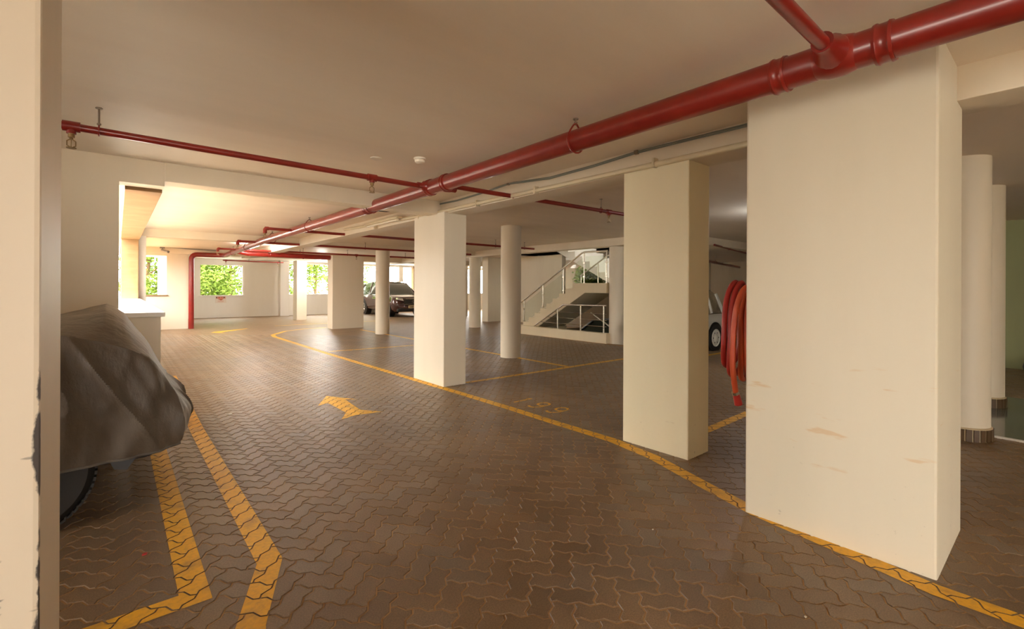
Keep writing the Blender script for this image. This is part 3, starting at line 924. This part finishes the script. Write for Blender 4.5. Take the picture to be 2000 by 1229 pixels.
bulkhead('ceiling lamp glowing behind the large pillar above the bays', 7.9, 2.75, CEIL, M['lampglass'], 26, (0.95, 0.97, 1))
bulkhead('lit lamp seen under the stairs beyond the garden plant', 15.2, 13.5, 2.5, M['lampglass'], 14, (0.9, 0.95, 1))
bulkhead('added warm fill lamp behind the camera over the driveway', 0.8, -3.4, CEIL, M['warmglass'], 28, WARM)  # unseen lamp added for warm fill on the near area
bulkhead('added warm fill lamp over the bays right of the camera', 6.0, -3.6, CEIL, M['warmglass'], 24, WARM)  # second fill lamp added out of view

# ------------------------------------------------------------------ hose on the side of the big pillar
t = thing('fire_hose', 'coil of red and orange hose hanging on the left side of the large pillar', 'hose', (3.2, 1.31, 1.40))
def loop(name, cx, cy0, cy1, top, bot, wid, m, a0=0.0, turns=1.0, r=0.0185, lean=0.0, tail=None):
    pts = []
    n = int(36 * turns)
    for k in range(n + 1):
        q = a0 + 2 * PI * turns * k / n
        zc, h = (top + bot) / 2, (top - bot) / 2
        sn, cs = math.sin(q), math.cos(q)
        wz = wid * (0.75 + 0.25 * -sn)
        u = cx + cs * wz
        z = zc + sn * h
        y = cy0 + (cy1 - cy0) * k / n + lean * (0.5 - 0.5 * sn) * 1.0 + 0.01 * math.sin(3 * q + top * 9)
        pts.append((u, y, z))
    if tail: pts += tail
    obj(name, MB().tube(pts, r, 12), m, t)
obj('hook', MB().tube([(3.28, 1.300, 1.39), (3.28, 1.52, 1.38), (3.28, 1.535, 1.42)], 0.012, 8), M['steel'], t)
loop('hose_coil', 3.30, 1.335, 1.345, 1.43, 0.90, 0.13, M['hose_a'], 0.3, 1.0, lean=0.01)
loop('hose_coil', 3.30, 1.37, 1.38, 1.425, 0.80, 0.135, M['hose_a'], 0.6, 1.0, lean=0.012)
loop('hose_coil', 3.29, 1.40, 1.412, 1.43, 0.78, 0.13, M['hose_a'], 0.1, 1.0, lean=0.018)
loop('hose_coil', 3.27, 1.45, 1.462, 1.44, 0.80, 0.15, M['hose_b'], 0.0, 1.0, lean=0.03)
loop('hose_coil', 3.27, 1.49, 1.497, 1.445, 0.86, 0.16, M['hose_b'], 0.4, 1.0, lean=0.03)
# hanging end with its nozzle
tail = [(3.20, 1.345, 1.425), (3.12, 1.365, 1.39), (3.08, 1.39, 1.28), (3.065, 1.405, 1.10), (3.07, 1.41, 0.92), (3.09, 1.41, 0.80), (3.12, 1.41, 0.71)]
def smooth(pts, n=5):
    out = []
    P = [Vector(p) for p in pts]
    for i in range(len(P) - 1):
        p0, p1, p2, p3 = P[max(i - 1, 0)], P[i], P[i + 1], P[min(i + 2, len(P) - 1)]
        for k in range(n):
            s = k / n
            out.append(0.5 * ((2 * p1) + (p2 - p0) * s + (2 * p0 - 5 * p1 + 4 * p2 - p3) * s * s + (3 * p1 - p0 - 3 * p2 + p3) * s ** 3))
    out.append(P[-1])
    return out
obj('hose_end', MB().tube(smooth(tail), 0.0185, 12), M['hose_a'], t)
obj('clip', MB().tube([(3.112, 1.413, 0.722), (3.12, 1.41, 0.705)], 0.023, 12), M['chrome'], t)
obj('nozzle', MB().tube([(3.12, 1.41, 0.705), (3.128, 1.407, 0.68), (3.14, 1.402, 0.635)], [0.021, 0.023, 0.026], 12), M['redcap'], t)

# ------------------------------------------------------------------ car builder
def lerp_tab(tab, x):
    if x <= tab[0][0]: return tab[0][1]
    for (a, va), (b, vb) in zip(tab, tab[1:]):
        if x <= b:
            s = (x - a) / (b - a)
            return va + (vb - va) * s
    return tab[-1][1]
def localobj(name, mb, m, parent):
    me = bpy.data.meshes.new(name)
    me.from_pydata([tuple(v) for v in mb.v], [], mb.f)
    me.polygons.foreach_set('use_smooth', mb.sm)
    me.materials.append(m)
    if any(mb.sm):
        try: me.set_sharp_from_angle(angle=math.radians(45))
        except Exception: pass
    o = bpy.data.objects.new(name, me)
    o.parent = parent
    C.objects.link(o)
    return o
def loft(mb, rings, closed_ends=True, smooth=True):
    n = len(rings[0]); o = []
    vs = [p for r in rings for p in r]
    fs = []
    for i in range(len(rings) - 1):
        for k in range(n):
            k2 = (k + 1) % n
            fs.append((i * n + k, i * n + k2, (i + 1) * n + k2, (i + 1) * n + k))
    if closed_ends:
        fs.append(tuple(range(n))[::-1]); fs.append(tuple((len(rings) - 1) * n + k for k in range(n)))
    mb.add(vs, fs, smooth)
def wheel(root, x, y, r, wd, side, rimmat, spokes):
    t = MB().lathe([(r * .66, -wd / 2), (r * .93, -wd / 2), (r, -wd / 2 + .03), (r, wd / 2 - .03), (r * .93, wd / 2), (r * .66, wd / 2)], (x, y, r), 'y', 36)
    w = localobj('wheel', t, M['rubber'], root)
    yo = y + side * wd / 2
    rim = MB()
    rim.lathe([(r * .68, -side * .06), (r * .68, side * .006), (r * .60, side * .008), (r * .57, -side * .02)], (x, yo, r), 'y', 30)
    if spokes:
        for k in range(spokes):
            a = 2 * PI * k / spokes + .3
            p0 = (x, yo - side * .005, r); p1 = (x + math.cos(a) * r * .6, yo - side * .002, r + math.sin(a) * r * .6)
            rim.tube([p0, p1], [r * .14, r * .09], 8)
        rim.lathe([(r * .16, -side * .02), (r * .14, side * .02)], (x, yo, r), 'y', 16)
    else:
        rim.lathe([(r * .66, side * .002), (r * .62, side * .012), (r * .56, -side * .012), (r * .30, side * .004), (r * .18, side * .03), (r * .10, side * .035)], (x, yo, r), 'y', 24)
    localobj('rim', rim, rimmat, w)
    if not spokes:
        hl = MB()
        for k in range(6):
            a = 2 * PI * k / 6
            hl.lathe([(r * .055, side * .0), (r * .055, side * .008)], (x + math.cos(a) * r * .42, yo - side * .004, r + math.sin(a) * r * .42), 'y', 8)
        localobj('wheel_hole', hl, M['black'], w)['kind'] = 'stuff'
    return w

def car(name, label, loc, rotz, paint, L, Wd, Hroof, hood, roof, axles, wr, rimmat, spokes, glassm, zb=0.24, sill=0.2):
    """front faces +x. hood: (x,z) of the lower body's upper edge, roof: (x,z) of the cabin's upper line"""
    root = thing(name, label, 'car', loc)
    root.rotation_euler = (0, 0, rotz)
    hw = Wd / 2
    xs = sorted(set([-L / 2 + L * k / 26 for k in range(27)] + [h[0] for h in hood]))
    rings = []
    for x in xs:
        e = abs(x) / (L / 2)
        w = hw * (1.0 - 0.16 * max(0, (e - .72) / .28) ** 2.2)
        zt = lerp_tab(hood, x)
        zlo = zb + 0.10 * max(0, (e - .8) / .2) ** 2
        prof = [(0.0, zlo), (w * .86, zlo), (w * .97, zlo + .09), (w, zlo + (zt - zlo) * .42), (w * .985, zlo + (zt - zlo) * .72), (w * .94, zt - .045), (w * .84, zt), (w * .45, zt + .02), (0, zt + .03)]
        ring = [(x, y, z) for y, z in prof] + [(x, -y, z) for y, z in prof[::-1][1:-1]]
        rings.append(ring)
    mb = MB(); loft(mb, rings)
    body = localobj('body', mb, paint, root)
    # cabin glass with roof and pillars
    rx0, rx1 = roof[0][0], roof[-1][0]
    gr = []; rf = []
    N_ = 14
    for k in range(N_ + 1):
        x = rx0 + (rx1 - rx0) * k / N_
        zr = lerp_tab(roof, x); zbelt = lerp_tab(hood, x) - .02
        if zr < zbelt + .015: zr = zbelt + .015
        tt = (zr - zbelt) / max(0.05, Hroof - zbelt)
        wt = hw * (.90 - .20 * tt); wb = hw * .90
        gr.append([(x, wb, zbelt), (x, (wb + wt) / 2 + .012, (zbelt + zr) / 2), (x, wt, zr - .03), (x, wt * .8, zr), (x, -wt * .8, zr), (x, -wt, zr - .03), (x, -(wb + wt) / 2 - .012, (zbelt + zr) / 2), (x, -wb, zbelt)])
    mb = MB(); loft(mb, gr)
    localobj('windows', mb, glassm, root)
    top = [r for r in gr if r[3][2] > Hroof - .16]
    mb = MB()
    loft(mb, [[(p[0][0], p[2][1] + .008, p[2][2] - .02), (p[0][0], p[2][1] * .9, p[3][2] + .012), (p[0][0], 0, p[3][2] + .03), (p[0][0], -p[2][1] * .9, p[3][2] + .012), (p[0][0], -p[2][1] - .008, p[2][2] - .02), (p[0][0], 0, p[3][2] - .01)] for p in top])
    localobj('roof', mb, paint, root)
    for s in (-1, 1):
        for idx in ((0, 1), (N_ // 2,), (N_ - 2, N_ - 1)):
            pass
    # pillars: follow the roof line at the ends and one in the middle
    for s in (-1, 1):
        pm = MB()
        def side(k): r = gr[k]; return [Vector((q[0], q[1] * s * 1.004, q[2])) for q in (r[0], r[1], r[2])]
        front = [side(N_)[0], (side(N_ - 1)[2] + side(N_ - 2)[2]) / 2, side(N_ - 3)[2]]
        tops = [k for k in range(N_ + 1) if gr[k][3][2] > Hroof - .16]
        f_, r_ = tops[-1], tops[0]
        mid = (f_ + r_) // 2
        for line, rr_ in (([side(N_)[0], side(f_)[2]], .04), ([side(0)[0], side(r_)[2]], .05), (side(mid), .035)):
            localobj('window_pillar', MB().tube(line, rr_, 8), paint, root)
    for ax in axles:
        for s in (-1, 1):
            ar = MB().lathe([(wr * 1.17, -s * .28), (wr * 1.17, s * .004)], (ax, s * hw * .995, wr + .015), 'y', 32)
            localobj('wheel_arch', ar, M['black'], root)
            wheel(root, ax, s * (hw - .10), wr, 0.225, s, rimmat, spokes)
    return root
# maroon sport utility car at the far end; it points toward -y
suv_hood = [(-2.25, .88), (-2.15, 1.02), (-1.2, 1.06), (0.4, 1.06), (0.95, 1.05), (1.6, 1.0), (2.0, .92), (2.2, .80), (2.25, .62)]
suv_roof = [(-2.2, 1.05), (-1.75, 1.56), (-1.2, 1.66), (-.4, 1.70), (0.05, 1.66), (0.45, 1.46), (1.05, 1.06)]
suv = car('suv', 'dark maroon sport utility car parked under the far opening behind the columns', (10.68, 22.12, 0), -PI / 2, M['dark_paint'], 4.5, 1.86, 1.70, suv_hood, suv_roof, (-1.38, 1.32), 0.36, M['alloy'], 7, M['glass'])
gm = MB().prism([(-.50, .60), (-.42, .84), (.42, .84), (.50, .60), (.40, .56), (-.40, .56)], 0, 2.18, 2.262)
gr_ = localobj('grille', gm, M['black'], suv)
cm = MB().tube([(2.262, -.42, .845), (2.262, .42, .845)], .016, 8).tube([(2.265, -.5, .60), (2.265, .5, .60)], .012, 8)
for k in range(4): cm.tube([(2.266, -.46, .64 + k * .05), (2.266, .46, .64 + k * .05)], .006, 6)
localobj('grille_bar', cm, M['chrome'], gr_)
em = MB().tube([(2.275, .085 * math.cos(q), .72 + .06 * math.sin(q)) for q in [2 * PI * k / 24 for k in range(24)]], .009, 8, closed=True)
em.tube([(2.277, .045, .755), (2.277, .03, .695), (2.277, -.065, .695)], .009, 6)
localobj('emblem', em, M['chrome'], suv)
for s in (-1, 1):
    hm = MB(); loft(hm, [[(2.18 - dx, s * (y0), z + h) for y0, h in ((.50, -.05), (.56, .07), (.80, .09), (.82, .02))] for dx, z in ((-.06, .80), (.12, .82))])
    hl = localobj('headlamp', hm, M['lens'], suv)
    fm = MB().lathe([(.05, 0), (.05, .03), (.03, .035)], (2.17, s * .66, .46), 'x', 16)
    localobj('fog_lamp', fm, M['lens'], suv)
    mm = MB().bbox(.62, .80, min(s * .92, s * 1.10), max(s * .92, s * 1.10), 1.04, 1.17, r=.04)
    localobj('wing_mirror', mm, M['dark_paint'], suv)
pl = localobj('number_plate', MB().bbox(2.25, 2.285, -.27, .27, .42, .54, r=.006), M['plate'], suv)
im = MB()
for y0, y1 in ((.21, .17), (.155, .11), (.095, .05), (-.01, -.05), (-.07, -.11), (-.13, -.17), (-.19, -.22)):
    im.box(2.2852, 2.287, y1, y0, .445, .515)
localobj('plate_characters', im, M['ink'], pl)['kind'] = 'stuff'
localobj('bumper', MB().bbox(2.10, 2.27, -.80, .80, .26, .40, r=.03), M['black'], suv)

# white pickup behind the narrow pillar; front toward -x
truck = car('pickup_truck', 'old cream white pickup seen through the gap left of the red hose', (11.20, 5.13 + .8, 0), PI, M['car_white'], 3.9, 1.6, 1.38,
            [(-1.95, .70), (-1.9, .80), (-.9, .84), (0.4, .86), (1.3, .86), (1.85, .82), (1.95, .62)], [(.38, .86), (.46, 1.30), (.6, 1.36), (1.15, 1.38), (1.3, 1.33), (1.62, .86)], (-1.2, .88), 0.29, M['steelwheel'], 0, M['glass_lit'], zb=.26)
localobj('tail_lamp', MB().bbox(-1.965, -1.90, .60, .74, .52, .74, r=.01), M['redcap'], truck)
localobj('bumper', MB().bbox(1.9, 2.0, -.76, .76, .32, .44, r=.02), M['chrome'], truck)
localobj('side_trim', MB().box(-1.8, 1.6, .80, .812, .83, .845), M['chrome'], truck)
# dark car down the ramp
rampcar = car('ramp_car', 'dark car standing low on the ramp behind the steel railing', (11.35, 8.0, -0.92), PI / 2 + PI, M['car_dark'], 2.1 * 2, 1.7, 1.45,
              [(-2.1, .75), (-1.9, .9), (-.9, .95), (.6, .95), (1.5, .88), (2.0, .78), (2.1, .6)], [(-1.6, .95), (-1.0, 1.40), (0, 1.45), (.5, 1.38), (1.1, .95)], (-1.3, 1.3), .31, M['alloy'], 5, M['glass'])
tag(obj('ramp_plinth', MB().bbox(9.75, 12.55, 6.95, 11.15, -1.4, -0.92, r=.02), M['farpave'], origin=(11.2, 9, -1.4)), 'sloping concrete bed of the ramp under the dark car', 'ramp')

# ------------------------------------------------------------------ car under a cover at the left
CX0, CX1, CW, CHW = -4.1, 0.355, 4.45, 0.88     # cover extents in x, centre and half width in y
crown = [(-4.2, .85), (-3.9, 1.25), (-3.2, 1.62), (-2.0, 1.66), (-1.45, 1.55), (-.85, 1.23), (-.3, 1.20), (-.06, 1.268), (-.01, 1.245), (.04, 1.20), (.10, 1.10), (.21, .945), (.27, .86), (.335, .735), (.41, .62)]
shoul = [(-4.2, .75), (-3.8, 1.0), (-1.2, 1.20), (-.5, 1.155), (-.23, 1.12), (-.06, 1.07), (.07, 1.015), (.17, .955), (.27, .83), (.33, .72), (.42, .60)]
NP, NS, NT = 760, 60, 34
rings = []
def sgn(v, p): return math.copysign(abs(v) ** p, v)
base_out = []
for k in range(NP):
    q = 2 * PI * k / NP
    ax = (CX1 - CX0) / 2
    p_ = 0.27
    base_out.append(((CX0 + CX1) / 2 + ax * sgn(math.cos(q), p_), CW + CHW * sgn(math.sin(q), p_)))
# resample evenly by arc length so that the long sides get enough points
def resample(pts, n, dens):
    seg = []
    for a, b in zip(pts, pts[1:] + pts[:1]):
        mx = (a[0] + b[0]) / 2
        seg.append(math.hypot(b[0] - a[0], b[1] - a[1]) * dens(mx))
    tot = sum(seg); out = []; acc = 0; i = 0
    for k in range(n):
        tgt = tot * k / n
        while acc + seg[i] < tgt: acc += seg[i]; i += 1
        s = (tgt - acc) / seg[i]
        a, b = pts[i], pts[(i + 1) % len(pts)]
        out.append((a[0] + (b[0] - a[0]) * s, a[1] + (b[1] - a[1]) * s))
    return out
dense = []
for k in range(6000):
    q = 2 * PI * k / 6000
    dense.append(((CX0 + CX1) / 2 + (CX1 - CX0) / 2 * sgn(math.cos(q), .2), CW + CHW * sgn(math.sin(q), .24)))
base_out = resample(dense, NP, lambda x: 4.0 if x > -0.9 else 1.0)
def fold(x, y, z, v):
    a = noise.noise(Vector((x * 3.2 + z * .9, y * 3.2 - z * .5, z * 0.7)))
    b = noise.noise(Vector((x * 7.5 - z * 2.4 + 7, y * 7.5, z * 1.3 + 3)))
    c = noise.noise(Vector((x * 15 + z * 5, y * 15 + 4, z * 4)))
    ridge = 1 - abs(noise.noise(Vector((x * 4.5 + z * 2.6 + 3, y * 4.5, z * 1.2 + 9)))) * 2
    g = noise.noise(Vector((x * 17 + y * 9, y * 17 - x * 9, 2.0 + z * 1.5))) * max(0, 1 - v * 2.2) * 0.02
    return g + 0.030 * a + 0.036 * b + 0.013 * c + 0.045 * max(0, ridge) ** 2
for s in range(NS + 1):
    t_ = s / NS
    ring = []
    for k, (x, y) in enumerate(base_out):
        zs = lerp_tab(shoul, x)
        hem = 0.365 + 0.02 * max(0, (x - .05) / .35) ** 2 + .02 * noise.noise(Vector((x * 2, y * 2, 0)))
        z = hem + (zs - hem) * t_
        # outward normal in plan
        a, b = base_out[k - 5], base_out[(k + 5) % NP]
        n = Vector((b[1] - a[1], -(b[0] - a[0]))).normalized()
        bul = 0.035 * math.sin(PI * min(1, t_ * 0.95 + .06)) - 0.06 * t_ ** 3 - 0.03 * (1 - t_) ** 4
        d = bul + fold(x, y, z, t_) * (0.35 + .65 * math.sin(PI * min(1, .12 + t_ * .85)))
        ring.append((x + n.x * d, y + n.y * d, z))
    rings.append(ring)
last = rings[-1]
for s in range(1, NT + 1):
    t_ = s / NT
    ring = []
    for k, (x, y, z) in enumerate(last):
        bx, by = base_out[k]
        cx = min(max(bx, CX0 + .75), CX1 - .22)
        X = x + (cx - x) * t_
        Y = y + (CW - y) * t_
        zc = lerp_tab(crown, X)
        zz = z + (zc - z) * (1 - (1 - t_) ** 2.4)
        zz += 0.010 * noise.noise(Vector((X * 5, Y * 2.2, 5))) * min(1, t_ * 4) + 0.005 * noise.noise(Vector((X * 11, Y * 6, 1))) * min(1, t_ * 4)
        ring.append((X, Y, zz))
    rings.append(ring)
cov = thing('car_cover', 'charcoal fabric cover draped over the car at the left edge', 'car cover', (-1.8, CW, 0.37))
mb = MB(); loft(mb, rings, closed_ends=False)
co = obj('fabric', mb, M['cover'], cov)
obj('hem', MB().tube([Vector(p) + Vector((0, 0, .004)) for p in rings[0]], 0.0085, 8, closed=True), M['hem'], cov)
pc = thing('covered_car', 'dark car hidden under the charcoal cover, its tyre showing below the hem', 'car', (-1.8, CW, 0))
def ctyre(x, y):
    r, wd = 0.345, 0.22
    prof = [(r * .62, -wd / 2), (r * .9, -wd / 2), (r * .97, -wd / 2 + .02), (r, -wd / 2 + .045), (r, -.03), (r - .008, -.026), (r - .008, -.018), (r, -.014), (r, .014), (r - .008, .018), (r - .008, .026), (r, .03), (r, wd / 2 - .045), (r * .97, wd / 2 - .02), (r * .9, wd / 2), (r * .62, wd / 2)]
    w = obj('wheel', MB().lathe(prof, (x, y, r), 'y', 56), M['rubber'], pc)
    tr = MB()
    for k in range(60):
        a = 2 * PI * k / 60
        for s in (-1, 1):
            c_ = Vector((x + math.cos(a) * (r + .001), y + s * .085, r + math.sin(a) * (r + .001)))
            tx = Vector((-math.sin(a), 0, math.cos(a))) * .011; ty = Vector((0, .028, 0)); nn = Vector((math.cos(a), 0, math.sin(a))) * .006
            q = [c_ - tx - ty, c_ + tx - ty, c_ + tx + ty, c_ - tx + ty]
            tr.add([p + nn for p in q] + [p - nn for p in q], [(0, 1, 2, 3), (0, 4, 5, 1), (1, 5, 6, 2), (2, 6, 7, 3), (3, 7, 4, 0)])
    o = obj('tread', tr, M['rubber'], w, kind='stuff')
    obj('rim', MB().lathe([(r * .63, -.1), (r * .6, -.095), (r * .3, -.06), (r * .12, -.08)], (x, y, r), 'y', 24), M['grey'], w)
for x in (-.435, -3.1):
    for y in (3.77, 5.12): ctyre(x, y)
obj('underbody', MB().bbox(-3.9, .20, 3.90, 5.0, .26, .60, r=.06), M['black'], pc)
obj('bumper', MB().bbox(.05, .375, 3.98, 4.95, .42, .60, r=.06, seg=3), M['black'], pc)
obj('mud_flap', MB().prism([(-.06, .42), (.14, .42), (.05, .285), (-.01, .30)], 1, 3.68, 3.74), M['black'], pc)

# ------------------------------------------------------------------ staircase, kerb and railings
st_ = thing('staircase', 'cream concrete staircase rising to a landing at the middle right', 'staircase', (10.2, 9.5, 0))
prof = [(10.95, 0.20)]
w_, z_ = 10.88, 0.20
n = 9
rise = (1.53 - .20) / n; run = (10.88 - 8.58) / n
for k in range(n):
    prof += [(w_, z_), (w_, z_ + rise)]
    w_ -= run; z_ += rise
prof += [(8.58, 1.53), (7.66, 1.53), (7.66, 1.27), (8.38, 1.27), (10.25, .22), (10.30, 0.20)]
obj('flight', MB().prism([(a, b) for a, b in prof], 0, 9.62, 10.85), M['step'], st_)
obj('base_slab', MB().bbox(9.62, 10.85, 10.2, 11.5, -.02, .20, r=.01), M['step'], st_)
pr = [(7.05, 1.27), (8.6, 1.53)]
up = [(8.45, 1.53)]
w_, z_ = 8.5, 1.53
for k in range(8):
    up += [(w_, z_), (w_, z_ + .17)]
    w_ += .3; z_ += .17
up += [(w_, z_), (w_, z_ - .25), (8.5, 1.53 - .06)]
obj('upper_flight', MB().prism(up, 0, 11.0, 12.4), M['white'], st_)
obj('landing', MB().bbox(10.85, 12.4, 7.66, 8.56, 1.27, 1.53, r=.008), M['step'], st_)
rail = thing('stair_railing', 'stainless handrail with glass panels along the near side of the staircase', 'railing', (9.68, 9.5, .2), 'stair railings')
xr = 9.68
obj('handrail', MB().tube([(xr, 11.1, .93), (xr, 10.95, .99), (xr, 8.55, 2.345), (xr, 8.46, 2.37), (xr, 7.68, 2.36)], 0.024, 12), M['chrome'], rail)
sz = lambda w: 0.20 + max(0, min(1.33, (10.88 - w) / 2.3 * 1.33))
rz = lambda w: 2.37 if w < 8.46 else .99 + (10.95 - w) * .5555
ps = [10.9, 10.06, 9.23, 8.46, 7.70]
for w in ps:
    p = obj('post', MB().tube([(xr, w, sz(w) - .02), (xr, w, rz(w))], 0.018, 10).lathe([(.04, 0), (.04, .012)], (xr, w, sz(w)), 'z', 12), M['chrome'], rail)
    obj('glass_clamp', MB().bbox(xr - .022, xr + .022, w - .035, w + .035, sz(w) + .15, sz(w) + .20, r=.006, seg=1).bbox(xr - .022, xr + .022, w - .035, w + .035, sz(w) + .52, sz(w) + .57, r=.006, seg=1), M['chrome'], p)
for a, b in zip(ps, ps[1:]):
    a2, b2 = a - .05, b + .05
    obj('glass_panel', MB().prism([(a2, sz(a2) + .10), (b2, sz(b2) + .10), (b2, rz(b2) - .12), (a2, rz(a2) - .12)], 0, xr - .005, xr + .005), M['panel'], rail)
r2 = thing('stair_railing', 'stainless handrail along the far side of the staircase', 'railing', (10.8, 9.5, .2), 'stair railings')
obj('handrail', MB().tube([(10.8, 9.6, 1.76), (10.8, 8.55, 2.34), (10.8, 8.4, 2.37)], 0.022, 10), M['chrome'], r2)
for w in (9.55, 8.9, 8.45): obj('post', MB().tube([(10.8, w, sz(w) - .01), (10.8, w, 1.79 + (9.55 - w) * .55)], 0.016, 8), M['chrome'], r2)
k_ = tag(obj('ramp_kerb', MB().bbox(9.42, 9.60, 7.5, 11.25, -.05, .25, r=.01), M['step'], origin=(9.5, 9, 0)), 'low cream kerb wall below the steel ramp railing', 'kerb')
gr2 = thing('ramp_railing', 'stainless railing with three thin rails standing on the low kerb', 'railing', (9.52, 9, .25))
xg = 9.52
obj('top_rail', MB().tube([(xg, 10.28, .25), (xg, 9.08, .93), (xg, 7.58, .95)], 0.022, 10), M['chrome'], gr2)
for w, h in ((9.3, .80), (8.44, .93), (7.66, .94)):
    obj('post', MB().tube([(xg, w, .24), (xg, w, h)], 0.02, 10), M['chrome'], gr2)
for z, ws in ((.72, 9.42), (.56, 9.7), (.40, 9.98)):
    obj('thin_rail', MB().tube([(xg, ws, z), (xg, 7.58, z + .01)], 0.010, 8), M['chrome'], gr2)
obj('lower_handrail', MB().tube([(9.75, 8.28, .74), (9.75, 7.4, .28)], 0.022, 10), M['chrome'], gr2)

# ------------------------------------------------------------------ sign below the garden window
sg = thing('notice_sign', 'small white notice with red heading below the window with the green trees', 'sign', (3.65, 24.54, .8))
x0, x1 = 3.36, 3.78
obj('board', MB().bbox(x0, x1, 24.52, 24.55, .66, .945, r=.004, seg=1), M['signwhite'], sg)
dx = (x1 - x0)
obj('heading_band', MB().box(x0 + .02, x1 - .03, 24.516, 24.52, .84, .94), M['signpink'], sg)
hb = MB()
for a, b in ((.05, .16), (.72, .85)): hb.box(x0 + dx * a, x0 + dx * b, 24.513, 24.516, .875, .925)
obj('heading_print', hb, M['ink'], sg, kind='stuff')
hb = MB()
for a, b in ((.24, .44), (.50, .66)): hb.box(x0 + dx * a, x0 + dx * b, 24.513, 24.516, .87, .925)
hb.prism([(x0 + dx * .18, .845), (x0 + dx * .78, .845), (x0 + dx * .5, .77)], 1, 24.513, 24.519)
obj('red_print', hb, M['signred'], sg, kind='stuff')
hb = MB()
for z in (.755, .725, .695): hb.box(x0 + dx * .2, x0 + dx * .75, 24.514, 24.519, z, z + .012)
obj('small_print', hb, M['signpink'], sg, kind='stuff')

# ------------------------------------------------------------------ small things on the floor
t = thing('bag', 'small black bag lying by the green wall at the right edge', 'bag', (11.95, .45, 0))
mb = MB()
rr = []
for k in range(9):
    f_ = k / 8
    s_ = math.sin(PI * (0.08 + .84 * f_))
    rr.append([(11.60 + .5 * f_, .34 + .17 * s_ * math.cos(q), max(0.0, .09 * s_ + .11 * s_ * math.sin(q) * (1.1 + .4 * math.sin(k * 2.1)))) for q in [2 * PI * m_ / 14 for m_ in range(14)]])
loft(mb, rr)
obj('sack', mb, M['black'], t)
obj('strap', MB().tube([(11.72, .32, .17), (11.8, .30, .25), (11.9, .31, .26), (12.0, .33, .18)], .012, 8), M['black'], t)
for lab, x, y, m_, s_ in (('tiny red scrap between the two yellow lines at the left', 0.115, 3.10, 'redcap', .012), ('tiny pale crumb on the pavers in front of the large pillar', 2.25, 0.72, 'whitep', .006),
                          ('tiny pale crumb on the pavers left of the large pillar', 2.38, 1.55, 'whitep', .006), ('pale scrap of leaf on the driveway beside the covered car', 0.95, 5.9, 'whitep', .02)):
    tag(obj('litter', MB().prism([(x - s_, y - s_ * .5), (x + s_ * .7, y - s_ * .7), (x + s_, y + s_ * .4), (x, y + s_ * .8), (x - s_ * .8, y + s_ * .3)], 2, 0.0, s_ * .5), M[m_], origin=(x, y, 0)), lab, 'litter', 'scraps of litter')

# ------------------------------------------------------------------ garden outside
def tree(label, x, y, h, r, leafm, seed, n=2600, ls=0.16, name='tree', low=0.15):
    rg = random.Random(seed)
    t = thing(name, label, 'tree' if name == 'tree' else 'plant', (x, y, -.35), 'trees outside the windows' if name == 'tree' else None)
    tp = [(x, y, -.36), (x + rg.uniform(-.1, .1), y, h * .35), (x + rg.uniform(-.25, .25), y + .1, h * .8)]
    mb = MB().tube(smooth(tp, 4), [0.13 - .09 * k / 8 for k in range(9)], 10)
    obj('trunk', mb, M['bark'], t)
    br = MB()
    cl = []
    for k in range(16):
        a = rg.uniform(0, 2 * PI); zz = h * rg.uniform(low, .95); rr_ = r * rg.uniform(.35, 1.0) * (0.75 + .25 * math.sin(PI * zz / h))
        c = Vector((x + math.cos(a) * rr_, y + math.sin(a) * rr_, zz))
        cl.append(c)
        br.tube([(x, y, max(-.2, zz - .5)), tuple((Vector((x, y, zz)) + c) / 2 + Vector((0, 0, -.05))), tuple(c)], [.04, .025, .008], 6)
    obj('branch', br, M['bark'], t, kind='stuff')
    lf = MB(); vs = []; fs = []
    for k in range(n):
        c = rg.choice(cl)
        d = Vector((rg.gauss(0, 1), rg.gauss(0, 1), rg.gauss(0, .8))) * r * .30
        p = c + d
        if p.z < -.2: p.z = -.2 + rg.random() * .3
        s_ = ls * rg.uniform(.6, 1.3)
        nrm = Vector((rg.gauss(0, .6), rg.gauss(0, .6), 1)).normalized()
        a = nrm.orthogonal().normalized(); a.rotate(Matrix.Rotation(rg.uniform(0, 6.28), 3, nrm)); b = nrm.cross(a)
        i = len(vs)
        vs += [p - a * s_, p - b * s_ * .38 - a * s_ * .1 + nrm * s_ * .1, p + a * s_ - nrm * s_ * .2, p + b * s_ * .38 - a * s_ * .1 + nrm * s_ * .1]
        fs += [(i, i + 1, i + 2), (i, i + 2, i + 3)]
    lf.add(vs, fs)
    obj('foliage', lf, leafm, t, kind='stuff')
    return t
tree('leafy tree seen through the narrow far window', 1.15, 29.0, 4.2, 1.1, M['leaf_a'], 1, 4500, .12)
tree('bright leafy tree filling the left half of the far square window', 2.9, 29.2, 4.6, 1.5, M['leaf_a'], 2, 7000, .11)
tree('bright leafy tree filling the right half of the far square window', 4.8, 29.6, 4.8, 1.5, M['leaf_a'], 3, 7000, .11)
tree('darker tree behind the far square window', 3.8, 32.5, 5.2, 1.9, M['leaf_b'], 4, 6500)
tree('lime green tree left of the slim far column', 7.2, 29.3, 4.4, 1.1, M['leaf_a'], 5, 4500, .12)
tree('tree with a reddish trunk between the slim far column and the broad pillar', 9.4, 30.2, 4.6, 1.25, M['leaf_a'], 6, 1700)
tree('green tree seen just right of the broad distant pillar', 12.2, 30.8, 4.8, 1.4, M['leaf_b'], 8, 2400)
tree('potted plant with bright green leaves behind the stair glass panels', 15.0, 12.6, 2.3, .75, M['leaf_a'], 9, 1500, .12, name='garden_plant', low=.3)
